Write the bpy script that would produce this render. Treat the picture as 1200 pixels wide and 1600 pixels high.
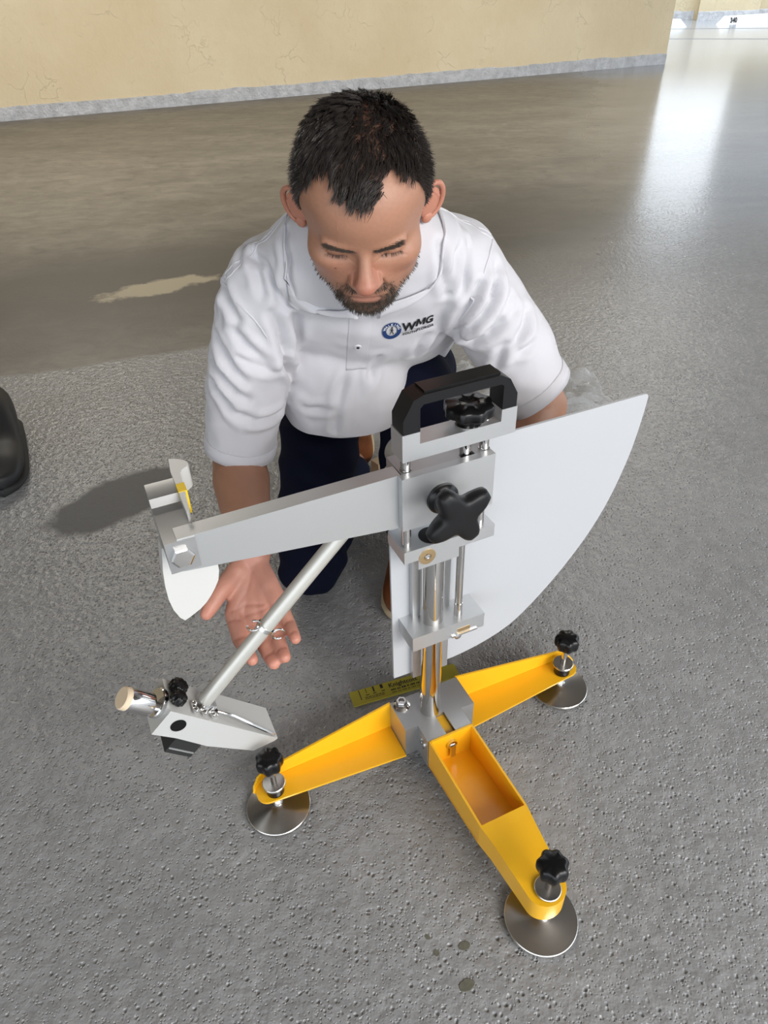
import bpy, bmesh, math, random
import numpy as np
from mathutils import Vector, Matrix, noise as mnoise
from mathutils.bvhtree import BVHTree
for o in list(bpy.data.objects): bpy.data.objects.remove(o)
S = bpy.context.scene; C = S.collection
R = math.radians; PI = math.pi
# ---------------------------------------------------------------- camera
cd = bpy.data.cameras.new('camera'); cam = bpy.data.objects.new('camera', cd); C.objects.link(cam); S.camera = cam
cd.sensor_fit = 'VERTICAL'; cd.sensor_height = 32.0; cd.lens = 32.0*1110/1600; cd.clip_start = 0.02; cd.clip_end = 200
P, RO = R(37.5), R(2.0)
fw = Vector((0, math.cos(P), -math.sin(P))); rt0 = Vector((1, 0, 0)); up0 = Vector((0, math.sin(P), math.cos(P)))
rt = rt0*math.cos(RO) - up0*math.sin(RO); up = rt0*math.sin(RO) + up0*math.cos(RO)
cam.matrix_world = Matrix(((rt.x, up.x, -fw.x, 0), (rt.y, up.y, -fw.y, 0), (rt.z, up.z, -fw.z, 1.10), (0, 0, 0, 1)))
# ---------------------------------------------------------------- daylight
w = bpy.data.worlds.new('world'); S.world = w; w.use_nodes = True
bg = w.node_tree.nodes['Background']; bg.inputs['Color'].default_value = (0.86, 0.93, 1.0, 1); bg.inputs['Strength'].default_value = 2.8
def area(name, loc, target, sx, sy, power, col):
    l = bpy.data.lights.new(name, 'AREA'); l.shape = 'RECTANGLE'; l.size = sx; l.size_y = sy; l.energy = power; l.color = col
    o = bpy.data.objects.new(name, l); C.objects.link(o); o.location = loc
    o.rotation_euler = (Vector(target)-Vector(loc)).to_track_quat('-Z', 'Y').to_euler(); return o
# daylight pouring in through the open side of the garage behind the camera, to its right
area('daylight_opening', (2.3, -1.7, 2.15), (0, 1.0, 0.3), 2.6, 1.5, 132, (1.0, 0.97, 0.93))
area('fill_left', (-3.4, -3.8, 1.6), (0, 1.2, 0.4), 3.0, 1.8, 10, (0.95, 0.97, 1.0))  # weak fill light added from behind on the left
# unseen overhead lights added to brighten the back wall
area('fill_overhead', (-2.2, 5.2, 2.95), (-2.2, 5.6, 0), 1.6, .5, 95, (1.0, 0.94, 0.84))
area('fill_overhead_aisle', (2.4, 6.4, 2.95), (2.4, 6.9, 0), 1.6, .5, 95, (1.0, 0.94, 0.84))
CY = S.cycles; CY.max_bounces = 5; CY.diffuse_bounces = 3; CY.glossy_bounces = 3; CY.transmission_bounces = 2; CY.transparent_max_bounces = 4; CY.caustics_reflective = False; CY.caustics_refractive = False
VS = S.view_settings; VS.view_transform = 'Standard'; VS.look = 'None'; VS.gamma = 1; VS.use_curve_mapping = False; VS.exposure = -0.1

# ---------------------------------------------------------------- node helper
def mat(name, base=(.8, .8, .8), rough=.5, metal=0., **kw):
    m = bpy.data.materials.new(name); m.use_nodes = True
    b = m.node_tree.nodes['Principled BSDF']
    b.inputs['Base Color'].default_value = (*base, 1); b.inputs['Roughness'].default_value = rough; b.inputs['Metallic'].default_value = metal
    for k, v in kw.items(): b.inputs[k].default_value = v
    return m
class NT:
    def __init__(s, m): s.t = m.node_tree; s.b = s.t.nodes['Principled BSDF']
    def n(s, typ, ins=None, **props):
        nd = s.t.nodes.new(typ)
        for k, v in props.items(): setattr(nd, k, v)
        for k, v in (ins or {}).items(): s.put(nd, k, v)
        return nd
    def put(s, nd, k, v):
        i = nd.inputs[k]
        if isinstance(v, bpy.types.NodeSocket): s.t.links.new(v, i)
        elif isinstance(v, bpy.types.Node): s.t.links.new(v.outputs[0], i)
        else: i.default_value = v
    def pos(s): return s.n('ShaderNodeTexCoord').outputs['Object']
    def mapping(s, v, scale=(1, 1, 1), rot=(0, 0, 0), loc=(0, 0, 0)):
        return s.n('ShaderNodeMapping', {'Vector': v, 'Scale': scale, 'Rotation': rot, 'Location': loc}).outputs[0]
    def noise(s, v, scale, detail=4, rough=.55, dist=0): 
        return s.n('ShaderNodeTexNoise', {'Vector': v, 'Scale': scale, 'Detail': detail, 'Roughness': rough, 'Distortion': dist}).outputs['Fac']
    def vor(s, v, scale, feature='F1', rnd=1.0):
        return s.n('ShaderNodeTexVoronoi', {'Vector': v, 'Scale': scale, 'Randomness': rnd}, feature=feature).outputs['Distance']
    def ramp(s, f, pts):
        nd = s.n('ShaderNodeValToRGB', {'Fac': f}); cr = nd.color_ramp
        while len(cr.elements) < len(pts): cr.elements.new(.5)
        for e, (p, c) in zip(cr.elements, pts):
            e.position = p; e.color = (c, c, c, 1) if not hasattr(c, '__len__') else (*c, 1)
        return nd.outputs[0]
    def math(s, op, a, b=0., clamp=False):
        return s.n('ShaderNodeMath', {0: a, 1: b}, operation=op, use_clamp=clamp).outputs[0]
    def mix(s, f, a, b, blend='MIX'):
        nd = s.t.nodes.new('ShaderNodeMix'); nd.data_type = 'RGBA'; nd.blend_type = blend
        for i, v in ((0, f), (6, a), (7, b)):
            if isinstance(v, bpy.types.NodeSocket): s.t.links.new(v, nd.inputs[i])
            elif i == 0: nd.inputs[0].default_value = v
            else: nd.inputs[i].default_value = (*v, 1)
        return nd.outputs[2]
    def bump(s, h, strength=.3, dist=.01, normal=None):
        nd = s.n('ShaderNodeBump', {'Height': h, 'Strength': strength, 'Distance': dist})
        if normal is not None: s.t.links.new(normal, nd.inputs['Normal'])
        return nd.outputs[0]
    def set(s, k, v): s.put(s.b, k, v)

# ---------------------------------------------------------------- mesh helpers
def link(name, me, m, parent=None, smooth=None):
    o = bpy.data.objects.new(name, me); C.objects.link(o)
    if m is not None: me.materials.append(m)
    if parent is not None: o.parent = parent
    return o
def obj(name, bm, m, parent=None, smooth=35, bevel=0, seg=2):
    if bevel:
        es = [e for e in bm.edges if e.is_manifold and e.calc_face_angle(0) > R(40)]
        bmesh.ops.bevel(bm, geom=es, offset=bevel, segments=seg, affect='EDGES', profile=.5, clamp_overlap=True)
    bmesh.ops.recalc_face_normals(bm, faces=bm.faces)
    me = bpy.data.meshes.new(name); bm.to_mesh(me); bm.free()
    if smooth: shade(me, smooth)
    return link(name, me, m, parent)
def shade(me, ang=35):
    me.polygons.foreach_set('use_smooth', [True]*len(me.polygons))
    if ang and ang < 180: me.set_sharp_from_angle(angle=R(ang))
def box(bm, x0, x1, y0, y1, z0, z1):
    v = [bm.verts.new((x, y, z)) for z in (z0, z1) for x, y in ((x0, y0), (x1, y0), (x1, y1), (x0, y1))]
    for f in ((3, 2, 1, 0), (4, 5, 6, 7), (0, 1, 5, 4), (1, 2, 6, 5), (2, 3, 7, 6), (3, 0, 4, 7)): bm.faces.new([v[i] for i in f])
    return v
def prism(bm, pts, d0, d1, axis='z'):
    def p(u, v, d): return {'z': (u, v, d), 'y': (u, d, v), 'x': (d, u, v)}[axis]
    a = [bm.verts.new(p(u, v, d0)) for u, v in pts]; b = [bm.verts.new(p(u, v, d1)) for u, v in pts]
    n = len(pts); bm.faces.new(a); bm.faces.new(list(reversed(b)))
    for i in range(n): bm.faces.new((a[i], b[i], b[(i+1) % n], a[(i+1) % n]))
def frame_from(d):
    d = Vector(d).normalized(); a = Vector((0, 0, 1)) if abs(d.z) < .9 else Vector((1, 0, 0))
    u = d.cross(a).normalized(); return u, d.cross(u).normalized(), d
def lathe(bm, prof, c=(0, 0, 0), d=(0, 0, 1), n=32, lobes=0, amp=0.):
    """prof: (radius, height) list along d; lobes scallop the radius."""
    u, v, d = frame_from(d); c = Vector(c); rings = []
    for r, h in prof:
        if r < 1e-6: rings.append([bm.verts.new(c+d*h)])
        else:
            ring = []
            for i in range(n):
                t = 2*PI*i/n; rr = r*(1+amp*math.cos(lobes*t)) if lobes else r
                ring.append(bm.verts.new(c+d*h+u*(rr*math.cos(t))+v*(rr*math.sin(t))))
            rings.append(ring)
    for a, b in zip(rings, rings[1:]):
        for i in range(n):
            j = (i+1) % n
            if len(a) == 1 and len(b) == 1: continue
            if len(a) == 1: bm.faces.new((a[0], b[i], b[j]))
            elif len(b) == 1: bm.faces.new((a[i], a[j], b[0]))
            else: bm.faces.new((a[i], a[j], b[j], b[i]))
    for rg, rev in ((rings[0], True), (rings[-1], False)):
        if len(rg) > 1: bm.faces.new(list(reversed(rg)) if rev else rg)
def cyl(bm, p0, p1, r, n=24, r1=None, ch=0.0006):
    p0, p1 = Vector(p0), Vector(p1); L = (p1-p0).length; r1 = r if r1 is None else r1; ch = min(ch, L*.3, r*.3)
    lathe(bm, [(r-ch, 0), (r, ch), (r1, L-ch), (r1-ch, L)], p0, p1-p0, n)
def tube(bm, pts, rad, n=10, cap=True):
    """round tube along pts; rad a number or a list"""
    pts = [Vector(p) for p in pts]; m = len(pts); rad = [rad]*m if not hasattr(rad, '__len__') else rad
    t0 = (pts[1]-pts[0]).normalized(); u, v, _ = frame_from(t0); rings = []
    for i in range(m):
        t = (pts[min(i+1, m-1)]-pts[max(i-1, 0)]).normalized()
        u = (u-t*u.dot(t)).normalized(); v = t.cross(u)
        rings.append([bm.verts.new(pts[i]+u*(rad[i]*math.cos(2*PI*k/n))+v*(rad[i]*math.sin(2*PI*k/n))) for k in range(n)])
    for a, b in zip(rings, rings[1:]):
        for k in range(n): bm.faces.new((a[k], a[(k+1) % n], b[(k+1) % n], b[k]))
    if cap: bm.faces.new(list(reversed(rings[0]))); bm.faces.new(rings[-1])
def new(): return bmesh.new()
def empty(name, loc=(0, 0, 0), rz=0):
    o = bpy.data.objects.new(name, None); C.objects.link(o); o.location = loc; o.rotation_euler = (0, 0, rz); o.empty_display_size = .1; return o
def tag(o, label, cat, group=None):
    o['label'] = label; o['category'] = cat
    if group: o['group'] = group
    return o
def struct(o): o['kind'] = 'structure'; return o
def text_mesh(txt, size, align='LEFT', extrude=0., bold=0., shear=0., spacing=1.0):
    cu = bpy.data.curves.new('lettering', 'FONT'); cu.body = txt; cu.size = size; cu.align_x = align; cu.extrude = extrude; cu.offset = bold; cu.shear = shear; cu.space_character = spacing
    cu.resolution_u = 3
    o = bpy.data.objects.new('lettering', cu); C.objects.link(o); dg = bpy.context.evaluated_depsgraph_get()
    me = bpy.data.meshes.new_from_object(o.evaluated_get(dg)); bpy.data.objects.remove(o); bpy.data.curves.remove(cu); return me

# ---------------------------------------------------------------- materials: setting
def floor_mat():
    m = mat('floor_coating', rough=.4, IOR=1.6); t = NT(m); p = t.pos()
    sep = t.n('ShaderNodeSeparateXYZ', {'Vector': p}); X, Y = sep.outputs[0], sep.outputs[1]
    warp = t.noise(p, 1.3, 3)
    # textured grey coating near by, bare smooth concrete beyond an oblique edge
    e = t.math('SUBTRACT', Y, t.math('ADD', t.math('MULTIPLY', X, .25), 2.62))
    e = t.math('ADD', e, t.math('MULTIPLY', t.math('SUBTRACT', warp, .5), .35))
    rightfade = t.n('ShaderNodeMapRange', {'Value': X, 'From Min': -.4, 'From Max': 1.6, 'To Min': .05, 'To Max': 2.6}).outputs[0]
    conc = t.n('ShaderNodeMapRange', {'Value': t.math('DIVIDE', e, rightfade), 'From Min': -.35, 'From Max': .65, 'To Min': 0, 'To Max': 1}, interpolation_type='SMOOTHSTEP').outputs[0]
    rg = t.math('ADD', t.math('SUBTRACT', X, t.math('MULTIPLY', Y, .25)), t.math('MULTIPLY', t.math('SUBTRACT', warp, .5), .9))
    rightgrey = t.math('DIVIDE', 1.0, t.math('ADD', 1.0, t.math('POWER', 2.718, t.math('MULTIPLY', t.math('SUBTRACT', rg, .15), -6.5))))
    n1 = t.noise(p, 3.2, 4, .6); n2 = t.noise(p, 26, 3, .6); n3 = t.noise(t.mapping(p, (1.0, 2.2, 1), (0, 0, .35)), 1.1, 5, .65, .6)
    grey = t.mix(t.ramp(n1, [(.3, 0), (.7, 1)]), (.255, .256, .26), (.315, .317, .323))
    grey = t.mix(t.ramp(n2, [(.42, 0), (.72, .5)]), grey, (.39, .392, .40))
    brown = t.mix(t.ramp(n3, [(.3, 0), (.68, 1)]), (.135, .122, .102), (.225, .204, .170))
    streak = t.noise(t.mapping(p, (.8, 5.0, 1), (0, 0, .2)), 2.4, 4, .7)
    brown = t.mix(t.ramp(streak, [(.5, 0), (.72, .4)]), brown, (.15, .132, .11))
    mot = t.noise(t.mapping(p, (1, 1.6, 1), (0, 0, .3)), 7, 5, .7, .8); brown = t.mix(t.ramp(mot, [(.46, 0), (.68, .6)]), brown, (.085, .076, .064)); brown = t.mix(t.ramp(mot, [(.30, .5), (.44, 0)]), brown, (.27, .246, .204))
    # dark grimy band and pale cement patch
    bn1 = t.noise(p, 3.0, 4, .65); bn2 = t.noise(p, 8.0, 4, .65)
    def blob(cx, cy, rx, ry, rot, soft, namp=.35, ns=3.0):
        q = t.mapping(p, (1, 1, 1), (0, 0, 0), (-cx, -cy, 0)); q = t.n('ShaderNodeVectorRotate', {'Vector': q, 'Angle': -rot}, rotation_type='Z_AXIS').outputs[0]
        q = t.n('ShaderNodeVectorMath', {0: q, 1: (1/rx, 1/ry, 0)}, operation='MULTIPLY').outputs[0]
        L = t.n('ShaderNodeVectorMath', {0: q}, operation='LENGTH').outputs['Value']
        L = t.math('ADD', L, t.math('MULTIPLY', t.math('SUBTRACT', (bn1 if ns < 6 else bn2), .5), namp*2))
        return t.n('ShaderNodeMapRange', {'Value': L, 'From Min': 1-soft, 'From Max': 1+soft, 'To Min': 1, 'To Max': 0}).outputs[0]
    brown = t.mix(t.math('MULTIPLY', blob(-1.25, 3.12, 1.7, .55, .16, .6, .45), .9), brown, (.058, .051, .043))
    brown = t.mix(t.math('MULTIPLY', blob(-.55, 3.4, .6, .55, .1, .5, .6), .75), brown, (.07, .062, .052))
    brown = t.mix(blob(-.97, 3.13, .24, .085, .5, .16, .75, 8), brown, (.40, .345, .24))
    brown = t.mix(t.math('MULTIPLY', blob(.85, 3.9, .6, .75, .6, .5, .8), .8), brown, (.06, .054, .048))
    farg = t.mix(t.ramp(n3, [(.3, 0), (.7, 1)]), (.14, .142, .146), (.22, .223, .228))
    base = t.mix(t.math('MULTIPLY', rightgrey, .92), brown, farg)
    deck = t.n('ShaderNodeMapRange', {'Value': Y, 'From Min': 9.2, 'From Max': 12.5, 'To Min': 0, 'To Max': .9}).outputs[0]  # paler, bluer far floor: daylight past the ceiling edge painted into the albedo
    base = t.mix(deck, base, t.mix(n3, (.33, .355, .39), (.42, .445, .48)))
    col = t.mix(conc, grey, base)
    wet = blob(-.70, 1.53, .20, .10, .75, .12, .35, 7)
    col = t.mix(t.math('MULTIPLY', wet, .85), col, (.075, .075, .076))
    # pits in the coating
    def pits(scale, r0, r1, keep):
        nd = t.n('ShaderNodeTexVoronoi', {'Vector': t.n('ShaderNodeVectorMath', {0: p, 1: t.n('ShaderNodeVectorMath', {0: t.n('ShaderNodeTexNoise', {'Vector': p, 'Scale': scale*.8, 'Detail': 1}).outputs['Color'], 1: (.5/scale,)*3}, operation='MULTIPLY').outputs[0]}, operation='ADD').outputs[0], 'Scale': scale})
        rnd = t.n('ShaderNodeSeparateColor', {'Color': nd.outputs['Color']}).outputs[0]
        k = t.n('ShaderNodeMapRange', {'Value': rnd, 'From Min': keep, 'From Max': 1.0, 'To Min': 0, 'To Max': 1}).outputs[0]
        return t.math('MULTIPLY', t.ramp(nd.outputs['Distance'], [(r0, 1), (r1, 0)]), k)
    pitA = pits(120, .10, .40, .45); pitB = pits(230, .08, .42, .4); pit = t.math('MAXIMUM', pitA, t.math('MULTIPLY', pitB, .7))
    tex = t.math('SUBTRACT', 1.0, t.math('MAXIMUM', conc, t.math('MULTIPLY', wet, .85)))
    col = t.mix(t.math('MULTIPLY', t.math('MULTIPLY', t.ramp(pit, [(.45, 0), (.9, 1)]), tex), .6), col, (.08, .08, .082))
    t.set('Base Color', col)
    peel = t.noise(p, 115, 3, .5); peel2 = t.noise(p, 260, 2, .5)
    h = t.math('ADD', t.math('MULTIPLY', t.noise(p, 60, 2, .4), .55), t.math('MULTIPLY', peel2, .14)); h = t.math('SUBTRACT', h, t.math('MULTIPLY', pit, .55))
    t.set('Normal', t.bump(h, t.math('ADD', t.math('MULTIPLY', tex, .82), .11), .0068))
    t.set('Roughness', t.mix(t.math('MULTIPLY', wet, .9), t.mix(conc, t.mix(rightgrey, t.ramp(n2, [(.3, .27), (.7, .38)]), (.27, .27, .27)), t.mix(rightgrey, (.48, .48, .48), (.13, .13, .13))), (.62, .62, .62)))
    return m
def wall_mat(name, c0, c1, c2):
    m = mat(name, rough=.85); t = NT(m); p = t.pos()
    n = t.noise(p, 1.1, 6, .6); n2 = t.noise(p, 6, 5, .7, 1.5)
    col = t.mix(t.ramp(n, [(.35, 0), (.65, 1)]), c0, c1)
    cr = t.vor(t.n('ShaderNodeVectorMath', {0: p, 1: t.n('ShaderNodeTexNoise', {'Vector': p, 'Scale': 2.5, 'Detail': 4}).outputs['Color']}, operation='ADD').outputs[0], 2.6, 'DISTANCE_TO_EDGE')
    crk = t.math('MULTIPLY', t.ramp(cr, [(0, 1), (.022, 0)]), t.ramp(t.noise(p, 2.2, 3), [(.5, 0), (.62, 1)]))
    col = t.mix(t.math('MULTIPLY', crk, .38), col, c2); col = t.mix(t.ramp(n2, [(.62, 0), (.8, .4)]), col, c2)
    t.set('Base Color', col)
    h = t.math('SUBTRACT', t.math('ADD', t.noise(p, 9, 6, .65), t.math('MULTIPLY', t.noise(p, 40, 3), .3)), t.math('MULTIPLY', crk, .35))
    t.set('Normal', t.bump(h, .5, .02)); return m
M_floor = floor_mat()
M_wall = wall_mat('cream_stucco', (.72, .59, .385), (.78, .665, .46), (.52, .41, .25))
M_farwall = wall_mat('far_cream_stucco', (.60, .50, .33), (.66, .56, .38), (.38, .32, .22))  # same stucco in a duller cream for the far walls
def band_mat():
    m = mat('grey_base_paint', rough=.45); t = NT(m); p = t.pos()
    t.set('Base Color', t.mix(t.ramp(t.noise(p, 12, 4), [(.35, 0), (.65, 1)]), (.46, .465, .485), (.62, .625, .65)))
    t.set('Normal', t.bump(t.noise(p, 45, 3), .9, .02)); return m
M_band = band_mat()
M_ceil = mat('concrete_soffit', (.27, .24, .21), .9)
M_white_paint = mat('white_concrete_paint', (.86, .85, .84), .7)
M_dark = mat('dark_strip', (.16, .17, .19), .6)

# ---------------------------------------------------------------- setting
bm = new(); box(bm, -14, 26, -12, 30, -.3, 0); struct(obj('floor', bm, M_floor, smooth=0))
def slab(name, a, b, thick, z0, z1, m, n=1):
    a, b = Vector((*a, 0)), Vector((*b, 0)); L = (b-a).length
    bm = new(); box(bm, 0, L, 0, thick, z0, z1)
    o = obj(name, bm, m, smooth=0); o.location = a; o.rotation_euler = (0, 0, math.atan2((b-a).y, (b-a).x)); return o
wa, wb = Vector((-3.63, 7.92)), Vector((3.83, 10.74)); wd = (wb-wa).normalized(); wl = wa-wd*5.5
struct(slab('wall_back', wl, wb, .28, 0, 3.0, M_wall))
# painted band along the wall foot with a ragged brushed top edge
def ragged_band(name, a, b, h, seed):
    random.seed(seed); L = (Vector(b)-Vector(a)).length; n = int(L/.045); bm = new(); rows = []
    for i in range(n+1):
        x = L*i/n; z = h + .016*mnoise.noise((x*1.1+seed, 0, 0)) + .012*mnoise.noise((x*5, seed, 0)) + .006*mnoise.noise((x*19, seed, 3))
        rows.append([bm.verts.new(q) for q in ((x, .01, 0), (x, -.012, 0), (x, -.012, z-.006), (x, -.006, z), (x, .01, z))])
    for r0, r1 in zip(rows, rows[1:]):
        for k in range(4): bm.faces.new((r0[k], r1[k], r1[k+1], r0[k+1]))
    bm.faces.new(rows[0]); bm.faces.new(list(reversed(rows[-1])))
    o = obj(name, bm, M_band, smooth=40); o.location = (*a, 0); d = Vector(b)-Vector(a); o.rotation_euler = (0, 0, math.atan2(d.y, d.x)); return struct(o)
ragged_band('baseboard_back', wl, wb, .118, 3)
# far parapet beyond the open deck, with a shallow pilaster
fa, fb = Vector((5.2, 18.75)), Vector((7.07, 18.55))
struct(slab('wall_far', (3.0, 19.0), (7.35, 18.517), .2, 0, 1.25, M_farwall)); ragged_band('baseboard_far', (3.0, 19.0), (7.05, 18.55), .16, 5)
struct(slab('wall_pilaster', (7.05, 18.3), (7.34, 18.19), .4, 0, 1.25, M_farwall)); ragged_band('baseboard_pilaster', (7.05, 18.3), (7.32, 18.2), .16, 6)
struct(slab('wall_parapet', (7.32, 18.2), (8.25, 18.1), .2, 0, 1.25, M_farwall)); ragged_band('baseboard_parapet', (7.32, 18.2), (8.25, 18.1), .16, 7)
struct(slab('wall_end', (8.25, 18.4), (16.5, 18.2), .2, 0, 1.25, M_farwall)); struct(slab('wall_sky_blocker', (8.6, 19.2), (17.5, 18.9), .3, 0, 6.5, mat('grey_blocker', (.42, .44, .47), .9))); ragged_band('baseboard_end', (8.25, 18.4), (14.5, 18.2), .16, 8)  # the tall grey slab is unseen, added to limit sky glare on the floor
bm = new(); prism(bm, [(-11, -4.2), (8.4, -4.2), (8.4, 11.2), (-11, 11.2)], 3.0, 3.35); struct(obj('ceiling', bm, M_ceil, smooth=0))
bm = new(); box(bm, -9.3, -9.0, -6, 8, 0, 3.0); struct(obj('wall_left', bm, M_wall, smooth=0))
# thin dark strips across the far deck
for i, (a, b) in enumerate((((4.6, 14.45), (9.4, 12.35)), ((5.0, 16.6), (10.5, 14.6)))):
    a, b = Vector(a), Vector(b); d = b-a
    bm = new(); box(bm, 0, d.length, -.022, .022, -.002, .0025); o = obj('trim_%d' % (i+1), bm, M_dark, smooth=0); o.location = (*a, 0); o.rotation_euler = (0, 0, math.atan2(d.y, d.x)); struct(o)
# wheel stops
def wheel_stop(loc, rz, L, label):
    r = empty('wheel_stop', loc, rz); tag(r, label, 'wheel stop', 'white wheel stops on the far deck')
    bm = new(); h = .13
    prof = [(0, -.08), (L, -.08), (L, .08), (0, .08)]
    v0 = [bm.verts.new((x, y, 0)) for x, y in prof]; v1 = [bm.verts.new((x, y, h)) for x, y in ((.14, -.055), (L-.14, -.055), (L-.14, .055), (.14, .055))]
    bm.faces.new(v0); bm.faces.new(v1)
    for i in range(4): bm.faces.new((v0[i], v0[(i+1) % 4], v1[(i+1) % 4], v1[i]))
    obj('body', bm, M_white_paint, r, smooth=0, bevel=.008); return r
ws = wheel_stop((7.0, 16.98, 0), math.atan2(.42, 1.11), 1.83, 'white concrete wheel stop numbered 340 at the top right')
me = text_mesh('340', .115, bold=.006); o = link('lettering', me, mat('stencil_black', (.03, .03, .03), .7), ws); o.location = (.2, -.0795, .025); o.rotation_euler = (R(90-10.5), 0, 0)
wheel_stop((4.43, 16.55, 0), math.atan2(.12, 1.0), 1.83, 'white wheel stop end beside the corner of the yellow wall')

# exposed aggregate showing through the coating
M_stone = mat('aggregate', (.23, .225, .17), .8); t = NT(M_stone); t.set('Base Color', t.mix(t.noise(t.pos(), 220, 3), (.07, .067, .048), (.19, .183, .14)))
FL = bpy.data.objects['floor']
for i, (x, y, rx, ry) in enumerate(((.09, .372, .0115, .0085), (.092, .421, .0085, .0075), (.052, .413, .004, .0055), (.041, .434, .004, .004))):
    random.seed(i); bm = new(); k = 20; rim = []; top = []; flat = .0008 if i else .0014
    for j in range(k):
        a = 2*PI*j/k; q = 1+.16*math.sin(2*a+i)+.03*math.sin(5*a+i*2)+random.uniform(-.05, .05)
        rim.append(bm.verts.new((x+rx*q*math.cos(a), y+ry*q*math.sin(a), -.001))); top.append(bm.verts.new((x+rx*.86*q*math.cos(a), y+ry*.86*q*math.sin(a), flat)))
    for j in range(k): bm.faces.new((rim[j], rim[(j+1) % k], top[(j+1) % k], top[j]))
    bm.faces.new(top); obj('stone', bm, M_stone, FL, smooth=50)

# ---------------------------------------------------------------- materials: instrument
def alu(name, base, rough, metal, stretch=(1, 1, 60), amt=.08):
    m = mat(name, base, rough, metal); t = NT(m); p = t.pos()
    n = t.noise(t.mapping(p, stretch), 60, 3, .6)
    t.set('Roughness', t.math('ADD', t.math('MULTIPLY', n, amt*2), rough-amt)); t.set('Normal', t.bump(n, .025, .0006))
    n2 = t.noise(p, 700, 2); t.set('Base Color', t.mix(n2, tuple(c*.97 for c in base), tuple(min(1, c*1.03) for c in base))); return m
M_alu = alu('brushed_aluminium', (.64, .65, .66), .40, .8)
M_alud = alu('satin_aluminium', (.55, .555, .56), .38, .85, (60, 1, 1))
M_plate = alu('gauge_plate_white', (.56, .572, .595), .5, .15, (1, 1, 1), .04)
M_chrome = mat('polished_steel', (.72, .71, .70), .1, 1.0)
M_steel = alu('turned_steel', (.66, .645, .62), .24, 1.0, (1, 1, 40), .05)
M_black = mat('black_plastic', (.005, .005, .0055), .28, **{'Specular IOR Level': .35})
M_blackm = mat('black_matt_plastic', (.009, .009, .010), .42, **{'Specular IOR Level': .3})
def paint():
    m = mat('yellow_enamel', (.93, .46, .012), .34, 0, **{'Coat Weight': .35, 'Coat Roughness': .2}); t = NT(m); p = t.pos()
    t.set('Base Color', t.mix(t.noise(p, 30, 4), (.96, .48, .010), (.99, .545, .018))); t.set('Normal', t.bump(t.noise(p, 350, 2), .08, .001)); return m
M_yel = paint()
M_headp = alu('pale_anodised', (.66, .66, .645), .45, .25)
M_brass = mat('brass', (.72, .53, .30), .3, 1.0)
M_whitep = mat('white_plastic', (.66, .655, .63), .35)
M_cream = mat('cream_insert', (.78, .62, .44), .6)
M_tape = mat('yellow_tape', (.92, .62, .02), .5)
M_rubber = mat('rubber', (.02, .02, .02), .75)

# ---------------------------------------------------------------- pendulum tester (local axes: X along the two side legs, Y away from the camera)
T = empty('pendulum_skid_tester', (.0698, .7530, 0), R(23.56))
tag(T, 'aluminium pendulum skid tester on three yellow legs with a quarter-round white plate', 'test instrument')
bm = new()
prism(bm, [(-.059, .043), (-.059, -.018), (-.036, -.018), (-.036, -.053), (-.001, -.053), (-.001, -.012), (.016, -.012), (.016, -.053), (.046, -.053), (.046, -.019), (.071, -.019), (.071, .043)], .026, .095)
bb = obj('base_block', bm, M_alud, T, bevel=.0012)
bm = new(); lathe(bm, [(.0145, 0), (.0145, .002), (.012, .004), (.0105, .005)], (-.043, .030, .095), n=32); lathe(bm, [(.0095, 0), (.0095, .009), (.0085, .010), (.0055, .010), (.0055, .006), (0, .006)], (-.043, .030, .099), n=6); obj('bolt', bm, M_chrome, bb, smooth=30)
bm = new(); lathe(bm, [(.009, -.001), (.009, .002), (.005, .002), (.005, 0), (0, 0)], (-.036, -.036, .068), (-1, 0, 0), 20); obj('bolt', bm, M_chrome, bb)
# side legs: sloping bottom plate with an upstand along the back
def side_leg(s, xr, xt, fx):
    bm = new(); th = .004
    rows = []
    outline = [(xr, -.022, .028), (fx-.012*s if 0 else fx, -.0165, .048)]
    ring = [(xr, -.022)]; k = 6
    for j in range(k+1):
        a = -PI/2 + (PI/2)*j/k; ring.append((fx+s*(.012+.018*math.cos(a)) if 1 else 0, -.0165+.018+.018*math.sin(a)))
    ring += [(fx+s*.030, .010)]
    for j in range(k+1):
        a = (PI/2)*j/k; ring.append((fx+s*(.014+.016*math.cos(a)), .010+.015*math.sin(a)))
    ring.append((xr, .043))
    def z(x): return .028+.020*min(1, abs(x-xr)/abs(fx-xr))
    a = [bm.verts.new((x, y, z(x))) for x, y in ring]; b = [bm.verts.new((x, y, z(x)+th)) for x, y in ring]; n = len(ring)
    bm.faces.new(a); bm.faces.new(list(reversed(b)))
    for i in range(n): bm.faces.new((a[i], a[(i+1) % n], b[(i+1) % n], b[i]))
    leg = obj('leg', bm, M_yel, T, bevel=.0008, smooth=30)
    bm = new(); pts = [(xr-s*.002, .043, .028, .094), (fx+s*.008, .026, .048, .073), (fx+s*.020, .0235, .0485, .066), (fx+s*.028, .0165, .049, .058), (fx+s*.0305, .010, .049, .0535)]; rows = []
    for i, (x, y, z0, z1) in enumerate(pts):
        q = pts[max(i-1, 0)]; r_ = pts[min(i+1, len(pts)-1)]; d = Vector((r_[0]-q[0], r_[1]-q[1])).normalized(); nrm = Vector((-d.y, d.x))*(.0035*s)
        rows.append([bm.verts.new(c) for c in ((x, y, z0), (x, y, z1), (x+nrm.x, y+nrm.y, z1), (x+nrm.x, y+nrm.y, z0))])
    for r0, r1 in zip(rows, rows[1:]):
        for k in range(4): bm.faces.new((r0[k], r1[k], r1[(k+1) % 4], r0[(k+1) % 4]))
    bm.faces.new(rows[0]); bm.faces.new(rows[-1]); obj('upstand', bm, M_yel, leg, bevel=.0008, smooth=30)
    return leg
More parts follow.
